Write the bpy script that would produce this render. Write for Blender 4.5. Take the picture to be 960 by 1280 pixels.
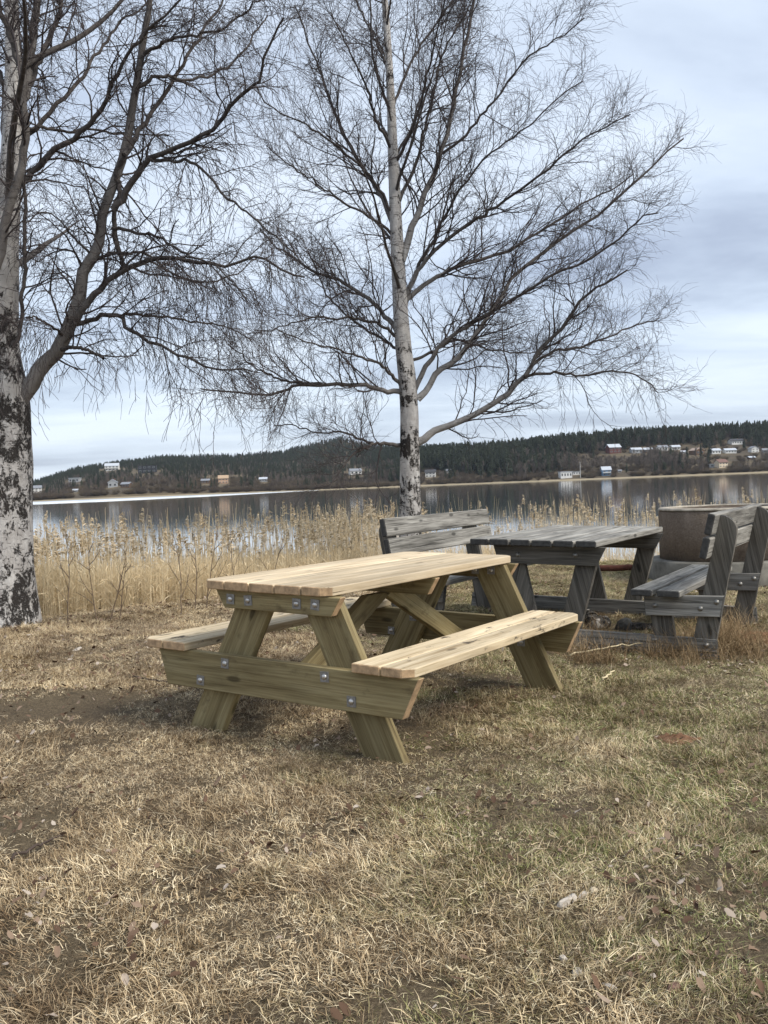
import bpy, bmesh, math, random
import numpy as np
from mathutils import Matrix, Vector

# ------------------------------------------------------------------ clean
for o in list(bpy.data.objects):
    bpy.data.objects.remove(o)
S = bpy.context.scene
COL = S.collection
random.seed(7)
RNG = np.random.default_rng(11)
R = math.radians

# ------------------------------------------------------------------ camera
F_PX = 1200.0            # focal length in pixels of a 960 x 1280 frame
EYE = 1.212
PITCH, ROLL = R(-1.60), R(-2.25)


def cam_rows(yaw, pitch, roll):
    f = np.array([math.cos(yaw) * math.cos(pitch), math.sin(yaw) * math.cos(pitch), math.sin(pitch)])
    r = np.array([math.sin(yaw), -math.cos(yaw), 0.0])
    u = np.cross(r, f)
    c, s = math.cos(roll), math.sin(roll)
    return np.array([c * r + s * u, -(-s * r + c * u), f])


CW = cam_rows(R(90), PITCH, ROLL)
CAM = np.array([0.0, 0.0, EYE])
cd = bpy.data.cameras.new('camera')
cam = bpy.data.objects.new('camera', cd)
COL.objects.link(cam)
cd.sensor_fit = 'VERTICAL'
cd.sensor_height = 32.0
cd.lens = F_PX / 1280.0 * 32.0
cd.clip_start = 0.05
cd.clip_end = 20000
cm = Matrix.Identity(4)
for i in range(3):
    cm[i][0], cm[i][1], cm[i][2], cm[i][3] = CW[0][i], -CW[1][i], -CW[2][i], CAM[i]
cam.matrix_world = cm
S.camera = cam

# ------------------------------------------------------------------ sky, sun, exposure
SUN_EL, SUN_AZ = R(44), R(118)      # azimuth measured clockwise from +Y: behind the camera, to its right
W = bpy.data.worlds.new('World')
S.world = W
W.use_nodes = True
nt = W.node_tree
nt.nodes.clear()


def N(nt, typ, **kw):
    n = nt.nodes.new(typ)
    for k, v in kw.items():
        if k.startswith('in_'):
            n.inputs[int(k[3:]) if k[3:].isdigit() else k[3:].replace('_', ' ')].default_value = v
        else:
            setattr(n, k, v)
    return n


def L(nt, a, b):
    nt.links.new(a, b)


def ramp(nt, stops, interp='LINEAR'):
    n = nt.nodes.new('ShaderNodeValToRGB')
    cr = n.color_ramp
    cr.interpolation = interp
    while len(cr.elements) > 1:
        cr.elements.remove(cr.elements[-1])
    cr.elements[0].position = stops[0][0]
    cr.elements[0].color = tuple(stops[0][1]) + (1,)
    for p, c in stops[1:]:
        e = cr.elements.new(p)
        e.color = tuple(c) + (1,)
    return n


def math_n(nt, op, a, b=None, clamp=False):
    n = nt.nodes.new('ShaderNodeMath')
    n.operation = op
    n.use_clamp = clamp
    for i, v in enumerate((a, b)):
        if v is None:
            continue
        if isinstance(v, (int, float)):
            n.inputs[i].default_value = v
        else:
            L(nt, v, n.inputs[i])
    return n.outputs[0]


def mixc(nt, fac, a, b, blend='MIX'):
    n = nt.nodes.new('ShaderNodeMix')
    n.data_type = 'RGBA'
    n.blend_type = blend
    for idx, v in ((0, fac), (6, a), (7, b)):
        if isinstance(v, (int, float)):
            n.inputs[idx].default_value = v
        elif isinstance(v, tuple):
            n.inputs[idx].default_value = v if len(v) == 4 else v + (1,)
        else:
            L(nt, v, n.inputs[idx])
    return n.outputs[2]


tc = N(nt, 'ShaderNodeTexCoord')
sep = N(nt, 'ShaderNodeSeparateXYZ')
L(nt, tc.outputs['Generated'], sep.inputs[0])
zz = math_n(nt, 'MAXIMUM', sep.outputs[2], 0.0)
den = math_n(nt, 'ADD', zz, 0.10)
cu = math_n(nt, 'DIVIDE', sep.outputs[0], den)
cv = math_n(nt, 'DIVIDE', sep.outputs[1], den)
cmb = N(nt, 'ShaderNodeCombineXYZ')
L(nt, cu, cmb.inputs[0])
L(nt, cv, cmb.inputs[1])
mp = N(nt, 'ShaderNodeMapping')
mp.inputs['Location'].default_value = (3.1, 0.4, 0)
mp.inputs['Rotation'].default_value = (0, 0, R(-14))
mp.inputs['Scale'].default_value = (0.46, 0.72, 1)
L(nt, cmb.outputs[0], mp.inputs[0])
n1 = N(nt, 'ShaderNodeTexNoise')
n1.inputs['Scale'].default_value = 1.0
n1.inputs['Detail'].default_value = 6
n1.inputs['Roughness'].default_value = 0.56
n1.inputs['Distortion'].default_value = 0.4
L(nt, mp.outputs[0], n1.inputs['Vector'])
cr = ramp(nt, [(0.35, (0.190, 0.219, 0.277)), (0.44, (0.250, 0.287, 0.348)), (0.515, (0.298, 0.338, 0.398)), (0.62, (0.350, 0.388, 0.440))])
L(nt, n1.outputs[0], cr.inputs[0])
bg_cloud = N(nt, 'ShaderNodeBackground')
bg_cloud.inputs[1].default_value = 1.0
L(nt, cr.outputs[0], bg_cloud.inputs[0])
sky = N(nt, 'ShaderNodeTexSky', sky_type='NISHITA', sun_disc=False, sun_elevation=SUN_EL, sun_rotation=SUN_AZ)
bg_sky = N(nt, 'ShaderNodeBackground')
bg_sky.inputs[1].default_value = 0.10
L(nt, sky.outputs[0], bg_sky.inputs[0])
mxs = N(nt, 'ShaderNodeMixShader')
mxs.inputs[0].default_value = 0.90
L(nt, bg_sky.outputs[0], mxs.inputs[1])
L(nt, bg_cloud.outputs[0], mxs.inputs[2])
wo = N(nt, 'ShaderNodeOutputWorld')
L(nt, mxs.outputs[0], wo.inputs[0])

sd = bpy.data.lights.new('sun', 'SUN')
sd.energy = 1.5
sd.angle = R(24)
sd.color = (1.0, 0.94, 0.84)
sun = bpy.data.objects.new('sun', sd)
COL.objects.link(sun)
sdir = Vector((math.sin(SUN_AZ) * math.cos(SUN_EL), math.cos(SUN_AZ) * math.cos(SUN_EL), math.sin(SUN_EL)))
sun.rotation_euler = sdir.to_track_quat('Z', 'Y').to_euler()
sun.location = sdir * 60

S.view_settings.view_transform = 'Standard'
S.view_settings.look = 'None'
S.view_settings.exposure = 1.35
S.view_settings.gamma = 1.0
S.cycles.max_bounces = 8
S.cycles.transparent_max_bounces = 8

# ------------------------------------------------------------------ frames of reference
# lawn frame (the lawn tilts about 2 degrees): origin at the near end of the new table
CT = cam_rows(0.586151, -0.0393719, -0.0126406)
CAMT = np.array([-3.255946, -2.827874, 1.212089])
RT = CW.T @ CT
T = Matrix.Identity(4)
for i in range(3):
    for j in range(3):
        T[i][j] = RT[i, j]
o_ = CAM - RT @ CAMT
for i in range(3):
    T[i][3] = o_[i]
NRM = RT @ np.array([0, 0, 1.0])
ORG = o_
LAKE_Z = -0.72


def lawn_plane(x, y):
    return ORG[2] - (NRM[0] * (x - ORG[0]) + NRM[1] * (y - ORG[1])) / NRM[2]


def ray(u, v):
    return CW.T @ np.array([(u - 480) / F_PX, (v - 640) / F_PX, 1.0])


def at(u, v, Y):
    d = ray(u, v)
    return CAM + d * (Y / d[1])


def gp(u, v):
    """point of the lawn seen at a pixel of the photograph"""
    d = ray(u, v)
    s = ((ORG - CAM) @ NRM) / (d @ NRM)
    return CAM + s * d


# value noise in numpy
def vnoise(x, y, seed=0):
    xi, yi = np.floor(x).astype(np.int64), np.floor(y).astype(np.int64)
    fx, fy = x - xi, y - yi
    fx, fy = fx * fx * (3 - 2 * fx), fy * fy * (3 - 2 * fy)

    def h(a, b):
        n = (a * 374761393 + b * 668265263 + seed * 1442695041) & 0xFFFFFFFF
        n = ((n ^ (n >> 13)) * 1274126177) & 0xFFFFFFFF
        return ((n ^ (n >> 16)) & 0xFFFF) / 65535.0
    return (h(xi, yi) * (1 - fx) + h(xi + 1, yi) * fx) * (1 - fy) + (h(xi, yi + 1) * (1 - fx) + h(xi + 1, yi + 1) * fx) * fy


def fbm(x, y, o=4, seed=0):
    s, a, t = 0, 1.0, 0
    for i in range(o):
        s = s + a * vnoise(x * 2 ** i, y * 2 ** i, seed + i)
        t += a
        a *= 0.5
    return s / t


# the bank: distance (in Y) at which the lawn ends, as a function of x
EX = np.array([-60, -12, -4.5, -3.0, -2.3, -1.2, 0.0, 1.5, 3.0, 5.0, 9.0, 20, 60])
EY = np.array([5.0, 6.5, 7.9, 8.5, 9.0, 10.2, 11.9, 12.6, 13.0, 13.6, 14.5, 16.0, 20.0])


def edge(x):
    return np.interp(x, EX, EY)


def ground(x, y):
    x, y = np.asarray(x, float), np.asarray(y, float)
    b = lawn_plane(np.clip(x, -14, 16), np.clip(y, -6, 18))
    b = b + 0.030 * (fbm(x * 0.9, y * 0.9, 3, 5) - 0.5) + 0.018 * (fbm(x * 4, y * 4, 3, 9) - 0.5)
    d = np.clip((y - edge(x) + 0.15) / 2.2, 0, 1)
    d = d * d * (3 - 2 * d)
    return b * (1 - d) + (LAKE_Z - 0.35) * d


# ------------------------------------------------------------------ helpers for objects
def tag(o, label=None, cat=None, group=None, kind=None):
    if label:
        o['label'] = label
    if cat:
        o['category'] = cat
    if group:
        o['group'] = group
    if kind:
        o['kind'] = kind
    return o


def empty(name, label, cat, mat=None, loc=None, group=None):
    o = bpy.data.objects.new(name, None)
    o.empty_display_size = 0.2
    COL.objects.link(o)
    if mat is not None:
        o.matrix_world = mat
    if loc is not None:
        o.location = loc
    return tag(o, label, cat, group)


def link(name, me, parent=None, mat=None, mats=()):
    o = bpy.data.objects.new(name, me)
    COL.objects.link(o)
    for m in mats:
        if m.name not in [k.name for k in me.materials if k]:
            me.materials.append(m)
    if parent is not None:
        o.parent = parent
    if mat is not None:
        o.matrix_local = mat
    return o


def np_mesh(name, V, Fq, attrs=None, smooth=False):
    """mesh from numpy: V (n,3), Fq (m,3|4)"""
    me = bpy.data.meshes.new(name)
    V = np.ascontiguousarray(V, dtype=np.float32)
    Fq = np.ascontiguousarray(Fq, dtype=np.int32)
    k = Fq.shape[1]
    me.vertices.add(len(V))
    me.vertices.foreach_set('co', V.ravel())
    me.loops.add(Fq.size)
    me.loops.foreach_set('vertex_index', Fq.ravel())
    me.polygons.add(len(Fq))
    me.polygons.foreach_set('loop_start', np.arange(0, Fq.size, k, dtype=np.int32))
    if smooth:
        me.polygons.foreach_set('use_smooth', np.ones(len(Fq), dtype=bool))
    me.update(calc_edges=True)
    for an, av in (attrs or {}).items():
        a = me.attributes.new(an, 'FLOAT', 'POINT')
        a.data.foreach_set('value', np.ascontiguousarray(av, dtype=np.float32))
    return me


def slab(name, pts, thick, grain, mats, parent, bevel=0.003, jitter=0.0):
    """a board: planar outline pts (parent coordinates) extruded by the vector thick, its local X along the grain"""
    pts = [Vector(p) for p in pts]
    tv = Vector(thick)
    Z = tv.normalized()
    X = Vector(grain)
    X = (X - Z * X.dot(Z)).normalized()
    Y = Z.cross(X)
    c = sum(pts, Vector()) / len(pts)
    M = Matrix.Identity(4)
    for i in range(3):
        M[i][0], M[i][1], M[i][2], M[i][3] = X[i], Y[i], Z[i], c[i]
    P = [((p - c).dot(X), (p - c).dot(Y)) for p in pts]
    area = sum(P[i][0] * P[(i + 1) % len(P)][1] - P[(i + 1) % len(P)][0] * P[i][1] for i in range(len(P)))
    if area < 0:
        P.reverse()
    t = tv.length
    bm = bmesh.new()
    lo = [bm.verts.new((x, y, 0)) for x, y in P]
    hi = [bm.verts.new((x, y, t)) for x, y in P]
    bm.faces.new(list(reversed(lo)))
    bm.faces.new(hi)
    for i in range(len(P)):
        j = (i + 1) % len(P)
        bm.faces.new((lo[i], lo[j], hi[j], hi[i]))
    if bevel:
        bmesh.ops.bevel(bm, geom=list(bm.edges), offset=bevel, segments=1, affect='EDGES', profile=0.5)
    bm.normal_update()
    for f in bm.faces:
        f.material_index = 1 if (abs(f.normal.x) > 0.62 and len(mats) > 1) else 0
    me = bpy.data.meshes.new(name)
    bm.to_mesh(me)
    bm.free()
    for m in mats:
        me.materials.append(m)
    o = link(name, me, parent)
    if jitter:
        M = M @ Matrix.Rotation(random.uniform(-jitter, jitter), 4, 'Y') @ Matrix.Rotation(random.uniform(-jitter, jitter), 4, 'X')
    o.matrix_local = M
    return o


def tubes(P, Rr, sides=3):
    """P (n,s,3) polylines, Rr (n,s) radii -> verts, quads"""
    n, s, _ = P.shape
    t = np.empty_like(P)
    t[:, 1:-1] = P[:, 2:] - P[:, :-2]
    t[:, 0] = P[:, 1] - P[:, 0]
    t[:, -1] = P[:, -1] - P[:, -2]
    t /= np.linalg.norm(t, axis=2, keepdims=True) + 1e-9
    ref = np.where(np.abs(t[:, :1, 2:3]) > 0.9, np.array([1.0, 0, 0]), np.array([0, 0, 1.0]))
    ref = np.broadcast_to(ref, P.shape)
    a = np.cross(t, ref)
    a /= np.linalg.norm(a, axis=2, keepdims=True) + 1e-9
    b = np.cross(t, a)
    th = np.arange(sides) * 2 * np.pi / sides
    V = P[:, :, None, :] + Rr[:, :, None, None] * (a[:, :, None, :] * np.cos(th)[None, None, :, None] + b[:, :, None, :] * np.sin(th)[None, None, :, None])
    idx = np.arange(n * s * sides).reshape(n, s, sides)
    i0, i1 = idx[:, :-1], idx[:, 1:]
    q = np.stack([i0, np.roll(i0, -1, 2), np.roll(i1, -1, 2), i1], axis=-1).reshape(-1, 4)
    return V.reshape(-1, 3), q


# ------------------------------------------------------------------ materials
def new_mat(name, rough=0.8, spec=0.3):
    m = bpy.data.materials.new(name)
    m.use_nodes = True
    nt = m.node_tree
    b = nt.nodes['Principled BSDF']
    b.inputs['Roughness'].default_value = rough
    b.inputs['Specular IOR Level'].default_value = spec
    return m, nt, b


def obj_coords(nt, scale=(1, 1, 1), rnd=True):
    tc = N(nt, 'ShaderNodeTexCoord')
    v = tc.outputs['Object']
    if rnd:
        oi = N(nt, 'ShaderNodeObjectInfo')
        mul = N(nt, 'ShaderNodeVectorMath', operation='MULTIPLY')
        cb = N(nt, 'ShaderNodeCombineXYZ')
        for i in range(3):
            L(nt, oi.outputs['Random'], cb.inputs[i])
        L(nt, cb.outputs[0], mul.inputs[0])
        mul.inputs[1].default_value = (37.0, 91.0, 53.0)
        ad = N(nt, 'ShaderNodeVectorMath', operation='ADD')
        L(nt, v, ad.inputs[0])
        L(nt, mul.outputs[0], ad.inputs[1])
        v = ad.outputs[0]
    m = N(nt, 'ShaderNodeMapping')
    m.inputs['Scale'].default_value = scale
    L(nt, v, m.inputs[0])
    return m.outputs[0]


def noise(nt, vec, scale=1.0, detail=4, rough=0.55, dist=0.0):
    n = N(nt, 'ShaderNodeTexNoise')
    n.inputs['Scale'].default_value = scale
    n.inputs['Detail'].default_value = detail
    n.inputs['Roughness'].default_value = rough
    n.inputs['Distortion'].default_value = dist
    if vec is not None:
        L(nt, vec, n.inputs['Vector'])
    return n.outputs[0]


def add_bump(nt, b, h, strength=0.4, dist=0.01):
    n = N(nt, 'ShaderNodeBump')
    n.inputs['Strength'].default_value = strength
    n.inputs['Distance'].default_value = dist
    L(nt, h, n.inputs['Height'])
    L(nt, n.outputs[0], b.inputs['Normal'])


def wood(name, light, mid, dark, knots=True, crack=0.0, rough=0.75, stain=None, contrast=1.0, bump=0.35):
    m, nt, b = new_mat(name, rough, 0.25)
    g1 = noise(nt, obj_coords(nt, (1.6, 26, 26)), 1.0, 5, 0.6, 0.6)
    g2 = noise(nt, obj_coords(nt, (3.0, 120, 120)), 1.0, 3, 0.6)
    g3 = noise(nt, obj_coords(nt, (1.2, 5, 5)), 1.0, 4, 0.6)
    h = math_n(nt, 'ADD', math_n(nt, 'MULTIPLY', g1, 0.6), math_n(nt, 'MULTIPLY', g2, 0.4))
    c = 0.17 / contrast
    r = ramp(nt, [(0.5 - c, dark), (0.5, mid), (0.5 + c, light)])
    L(nt, h, r.inputs[0])
    col = r.outputs[0]
    oi = N(nt, 'ShaderNodeObjectInfo')
    tone = math_n(nt, 'ADD', math_n(nt, 'MULTIPLY', oi.outputs['Random'], 0.42), 0.78)
    tone2 = math_n(nt, 'MULTIPLY', tone, math_n(nt, 'ADD', math_n(nt, 'MULTIPLY', g3, 1.1), 0.45))
    cc = N(nt, 'ShaderNodeCombineXYZ')
    for i in range(3):
        L(nt, tone2, cc.inputs[i])
    col = mixc(nt, 1.0, col, cc.outputs[0], 'MULTIPLY')
    if knots:
        vo = N(nt, 'ShaderNodeTexVoronoi')
        vo.inputs['Scale'].default_value = 1.0
        L(nt, obj_coords(nt, (3.0, 9, 9)), vo.inputs['Vector'])
        k = math_n(nt, 'MULTIPLY', math_n(nt, 'SUBTRACT', 0.16, vo.outputs['Distance']), 14.0, True)
        col = mixc(nt, math_n(nt, 'MULTIPLY', k, 0.75), col, tuple(x * 0.35 for x in dark))
    if crack:
        cr_ = noise(nt, obj_coords(nt, (0.9, 48, 48)), 1.0, 3, 0.7)
        k = math_n(nt, 'MULTIPLY', math_n(nt, 'SUBTRACT', crack, cr_), 22.0, True)
        col = mixc(nt, math_n(nt, 'MULTIPLY', k, 0.8), col, tuple(x * 0.25 for x in dark))
        h = math_n(nt, 'SUBTRACT', h, math_n(nt, 'MULTIPLY', k, 0.5))
    if stain:
        st = noise(nt, obj_coords(nt, (7, 13, 13)), 1.0, 5, 0.65)
        k = math_n(nt, 'MULTIPLY', math_n(nt, 'SUBTRACT', st, stain[0]), stain[1], True)
        col = mixc(nt, k, col, stain[2])
    L(nt, col, b.inputs['Base Color'])
    add_bump(nt, b, h, bump, 0.006)
    return m


def plain(name, col, rough=0.8, var=0.25, scale=12.0, metal=0.0, bump=0.0, spec=0.3, rnd=True):
    m, nt, b = new_mat(name, rough, spec)
    n = noise(nt, obj_coords(nt, (1, 1, 1), rnd), scale, 5, 0.6)
    lo = tuple(c * (1 - var) for c in col)
    hi = tuple(min(1, c * (1 + var)) for c in col)
    r = ramp(nt, [(0.3, lo), (0.7, hi)])
    L(nt, n, r.inputs[0])
    L(nt, r.outputs[0], b.inputs['Base Color'])
    b.inputs['Metallic'].default_value = metal
    if bump:
        add_bump(nt, b, n, bump, 0.01)
    return m


M_TOP = wood('pale_pine', (0.64, 0.53, 0.375), (0.55, 0.44, 0.295), (0.36, 0.265, 0.155), crack=0.36, contrast=1.2)
M_SEAT = wood('pale_pine_seat', (0.62, 0.515, 0.36), (0.52, 0.42, 0.275), (0.34, 0.25, 0.145), crack=0.36, stain=(0.595, 14.0, (0.09, 0.07, 0.05)), contrast=1.2)
M_FRAME = wood('green_pine', (0.315, 0.262, 0.140), (0.225, 0.178, 0.087), (0.118, 0.086, 0.038), crack=0.34, contrast=1.15, stain=(0.58, 5.0, (0.085, 0.060, 0.030)))
M_END = plain('pine_end_grain', (0.42, 0.285, 0.165), 0.85, 0.35, 30, bump=0.2)
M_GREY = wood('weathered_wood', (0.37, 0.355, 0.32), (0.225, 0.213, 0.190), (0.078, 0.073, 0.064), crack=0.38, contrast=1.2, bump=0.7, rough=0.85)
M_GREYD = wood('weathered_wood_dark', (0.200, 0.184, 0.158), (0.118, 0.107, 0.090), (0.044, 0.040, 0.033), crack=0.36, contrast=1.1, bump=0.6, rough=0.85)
M_GEND = plain('weathered_end_grain', (0.055, 0.053, 0.05), 0.9, 0.4, 40, bump=0.3)
M_ZINC = plain('zinc', (0.55, 0.53, 0.50), 0.42, 0.2, 60, metal=1.0)
M_ZINCP = plain('zinc_plate', (0.26, 0.25, 0.235), 0.55, 0.3, 60, metal=0.55)
M_OLDZ = plain('old_bolt', (0.30, 0.29, 0.27), 0.5, 0.3, 60, metal=0.9)

# ------------------------------------------------------------------ ground sheet
def make_ground():
    xs = np.concatenate([np.linspace(-60, -9, 22), np.linspace(-8.5, 9, 141), np.linspace(9.5, 60, 22)])
    ys = np.concatenate([np.linspace(-40, -1, 16), np.linspace(-0.5, 1.5, 6), np.linspace(1.6, 17, 150), np.linspace(18, 60, 10)])
    X, Y = np.meshgrid(xs, ys)
    Z = ground(X, Y)
    V = np.stack([X, Y, Z], -1).reshape(-1, 3)
    ny, nx = X.shape
    i = np.arange(nx * ny).reshape(ny, nx)
    Fq = np.stack([i[:-1, :-1], i[:-1, 1:], i[1:, 1:], i[1:, :-1]], -1).reshape(-1, 4)
    me = np_mesh('lawn', V, Fq, smooth=True)
    m, nt, b = new_mat('lawn_soil', 0.95, 0.1)
    geo = N(nt, 'ShaderNodeNewGeometry')
    pos = geo.outputs['Position']
    a = noise(nt, pos, 1.1, 5, 0.6)
    f = noise(nt, pos, 70.0, 6, 0.75, 1.5)
    f2 = noise(nt, pos, 210.0, 4, 0.75, 1.0)
    r1 = ramp(nt, [(0.36, (0.04, 0.029, 0.020)), (0.5, (0.13, 0.096, 0.062)), (0.62, (0.36, 0.28, 0.18))])
    L(nt, math_n(nt, 'ADD', math_n(nt, 'MULTIPLY', f, 0.6), math_n(nt, 'MULTIPLY', f2, 0.4)), r1.inputs[0])
    r2 = ramp(nt, [(0.35, (0.06, 0.045, 0.032)), (0.6, (0.13, 0.105, 0.062))])
    L(nt, a, r2.inputs[0])
    col = mixc(nt, 0.35, r1.outputs[0], r2.outputs[0])
    L(nt, col, b.inputs['Base Color'])
    add_bump(nt, b, f, 0.8, 0.02)
    me.materials.append(m)
    o = link('lawn', me)
    tag(o, kind='structure')


make_ground()

# ------------------------------------------------------------------ scatter by geometry nodes (grass, reeds, forest: what nobody could count)
def scatter(name, pts, rot, scl, pick, protos):
    coll = bpy.data.collections.new(name + '_kinds')
    for k, me in enumerate(protos):
        coll.objects.link(bpy.data.objects.new('%s_kind_%02d' % (name, k), me))
    n = len(pts)
    me = bpy.data.meshes.new(name)
    me.vertices.add(n)
    me.vertices.foreach_set('co', np.ascontiguousarray(pts, np.float32).ravel())
    for an, ty, key, v in (('rot', 'FLOAT_VECTOR', 'vector', rot), ('scl', 'FLOAT_VECTOR', 'vector', scl), ('pick', 'INT', 'value', pick)):
        a = me.attributes.new(an, ty, 'POINT')
        a.data.foreach_set(key, np.ascontiguousarray(v, np.int32 if ty == 'INT' else np.float32).ravel())
    o = bpy.data.objects.new(name, me)
    COL.objects.link(o)
    g = bpy.data.node_groups.new(name + '_nodes', 'GeometryNodeTree')
    g.interface.new_socket('Geometry', in_out='INPUT', socket_type='NodeSocketGeometry')
    g.interface.new_socket('Geometry', in_out='OUTPUT', socket_type='NodeSocketGeometry')
    gi, go = g.nodes.new('NodeGroupInput'), g.nodes.new('NodeGroupOutput')
    ci = g.nodes.new('GeometryNodeCollectionInfo')
    ci.inputs['Collection'].default_value = coll
    ci.inputs['Separate Children'].default_value = True
    ci.inputs['Reset Children'].default_value = True
    ip = g.nodes.new('GeometryNodeInstanceOnPoints')
    ip.inputs['Pick Instance'].default_value = True

    def attr(nm, ty):
        a = g.nodes.new('GeometryNodeInputNamedAttribute')
        a.data_type = ty
        a.inputs['Name'].default_value = nm
        return a.outputs['Attribute']
    g.links.new(gi.outputs[0], ip.inputs['Points'])
    g.links.new(ci.outputs[0], ip.inputs['Instance'])
    g.links.new(attr('pick', 'INT'), ip.inputs['Instance Index'])
    e2r = g.nodes.new('FunctionNodeEulerToRotation')
    g.links.new(attr('rot', 'FLOAT_VECTOR'), e2r.inputs[0])
    g.links.new(e2r.outputs[0], ip.inputs['Rotation'])
    g.links.new(attr('scl', 'FLOAT_VECTOR'), ip.inputs['Scale'])
    g.links.new(ip.outputs[0], go.inputs[0])
    md = o.modifiers.new('scatter', 'NODES')
    md.node_group = g
    tag(o, kind='stuff')
    return o


def blades_mesh(name, rng, n, spread, hgt, width, flat, mat, segs=2, bend=0.6, clump=None):
    """n grass blades rooted within spread: flat=1 lies on the ground"""
    a = rng.uniform(0, 2 * np.pi, n)
    rr = spread * np.sqrt(rng.uniform(0, 1, n))
    root = np.stack([rr * np.cos(a), rr * np.sin(a), np.full(n, -0.006)], 1)
    yaw = rng.uniform(0, 2 * np.pi, n)
    if clump is not None:
        yaw = clump + rng.normal(0, 0.7, n)
    lean = np.clip(rng.normal(flat, 0.22, n), 0.05, 0.98) * (np.pi / 2)
    ln = hgt * rng.uniform(0.45, 1.25, n)
    w = width * rng.uniform(0.6, 1.3, n)
    P = np.empty((n, segs + 1, 3))
    P[:, 0] = root
    for s in range(segs):
        l = np.clip(lean + bend * (s / max(1, segs - 1)) * rng.uniform(0.2, 1, n), 0, 1.75)
        yw = yaw + rng.normal(0, 0.25, n) * s
        d = np.stack([np.sin(l) * np.cos(yw), np.sin(l) * np.sin(yw), np.cos(l)], 1)
        P[:, s + 1] = P[:, s] + d * (ln / segs)[:, None]
    side = np.stack([-np.sin(yaw), np.cos(yaw), rng.normal(0, 0.5, n)], 1)
    side /= np.linalg.norm(side, axis=1, keepdims=True)
    taper = np.linspace(1.0, 0.15, segs + 1)
    V = np.stack([P - side[:, None] * (w[:, None] * taper)[..., None] * 0.5, P + side[:, None] * (w[:, None] * taper)[..., None] * 0.5], 2)
    idx = np.arange(n * (segs + 1) * 2).reshape(n, segs + 1, 2)
    q = np.stack([idx[:, :-1, 0], idx[:, :-1, 1], idx[:, 1:, 1], idx[:, 1:, 0]], -1).reshape(-1, 4)
    tone = np.repeat(rng.uniform(0, 1, n), (segs + 1) * 2)
    me = np_mesh(name, V.reshape(-1, 3), q, {'tone': tone})
    me.materials.append(mat)
    return me


def grass_mat():
    m, nt, b = new_mat('dry_grass', 0.7, 0.2)
    at_ = N(nt, 'ShaderNodeAttribute', attribute_name='tone')
    tone = at_.outputs['Fac']
    geo = N(nt, 'ShaderNodeNewGeometry')
    pos = geo.outputs['Position']
    r = ramp(nt, [(0.0, (0.045, 0.028, 0.017)), (0.2, (0.16, 0.108, 0.062)), (0.40, (0.42, 0.312, 0.180)), (0.70, (0.70, 0.56, 0.355)), (1.0, (0.90, 0.79, 0.57))])
    L(nt, tone, r.inputs[0])
    col = r.outputs[0]
    # green shoots: patchy, more of them to the right of the table
    sp = N(nt, 'ShaderNodeSeparateXYZ')
    L(nt, pos, sp.inputs[0])
    a = noise(nt, pos, 0.9, 4, 0.6)
    bias = math_n(nt, 'MULTIPLY', math_n(nt, 'ADD', sp.outputs[0], 0.1), 0.13)
    gm = math_n(nt, 'MULTIPLY', math_n(nt, 'SUBTRACT', math_n(nt, 'ADD', a, math_n(nt, 'MINIMUM', bias, 0.15)), 0.46), 7.0, True)
    sel = math_n(nt, 'MULTIPLY', math_n(nt, 'SUBTRACT', math_n(nt, 'FRACT', math_n(nt, 'MULTIPLY', tone, 7.31)), 0.42), 6.0, True)
    gcol = ramp(nt, [(0, (0.080, 0.118, 0.026)), (1, (0.24, 0.295, 0.08))])
    L(nt, math_n(nt, 'FRACT', math_n(nt, 'MULTIPLY', tone, 13.7)), gcol.inputs[0])
    col = mixc(nt, math_n(nt, 'MULTIPLY', math_n(nt, 'MULTIPLY', gm, sel), 0.82), col, gcol.outputs[0])
    # browner, older patches
    c = noise(nt, pos, 1.7, 4, 0.6)
    far_ = math_n(nt, 'MULTIPLY', math_n(nt, 'MINIMUM', math_n(nt, 'MAXIMUM', math_n(nt, 'SUBTRACT', sp.outputs[1], 3.2), 0.0), 3.0), 0.022)
    bm_ = math_n(nt, 'MULTIPLY', math_n(nt, 'SUBTRACT', math_n(nt, 'ADD', c, far_), 0.50), 5.5, True)
    col = mixc(nt, math_n(nt, 'MULTIPLY', bm_, 0.48), col, (0.135, 0.090, 0.060))
    # thatch: small patches of older, darker and of bleached straw
    th1 = noise(nt, pos, 4.2, 3, 0.6)
    th2 = noise(nt, pos, 15.0, 3, 0.6)
    thm = math_n(nt, 'ADD', math_n(nt, 'MULTIPLY', th1, 0.6), math_n(nt, 'MULTIPLY', th2, 0.4))
    thr_ = ramp(nt, [(0.36, (0.48, 0.42, 0.37)), (0.5, (0.95, 0.93, 0.91)), (0.64, (1.30, 1.30, 1.28))])
    L(nt, thm, thr_.inputs[0])
    col = mixc(nt, 1.0, col, thr_.outputs[0], 'MULTIPLY')
    L(nt, col, b.inputs['Base Color'])
    b.inputs['Subsurface Weight'].default_value = 0.0
    return m


M_GRASS = grass_mat()


def bare(x, y):
    """0..1: how bare the soil is (worn places seen in the photograph)"""
    v = np.zeros_like(x)
    for (u, w_, sx, sy, amt) in ((60, 885, 0.75, 0.42, 1.0), (20, 1030, 0.22, 0.34, 0.75), (380, 905, 0.8, 0.5, 0.35), (590, 850, 0.7, 0.5, 0.35), (845, 925, 0.13, 0.11, 0.72), (940, 795, 0.5, 0.4, 0.5)):
        p = gp(u, w_)
        v = np.maximum(v, amt * np.exp(-((x - p[0]) / sx) ** 2 - ((y - p[1]) / sy) ** 2))
    return np.clip(v * (0.6 + 0.9 * fbm(x * 2.3, y * 2.3, 3, 21)), 0, 1)


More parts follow.
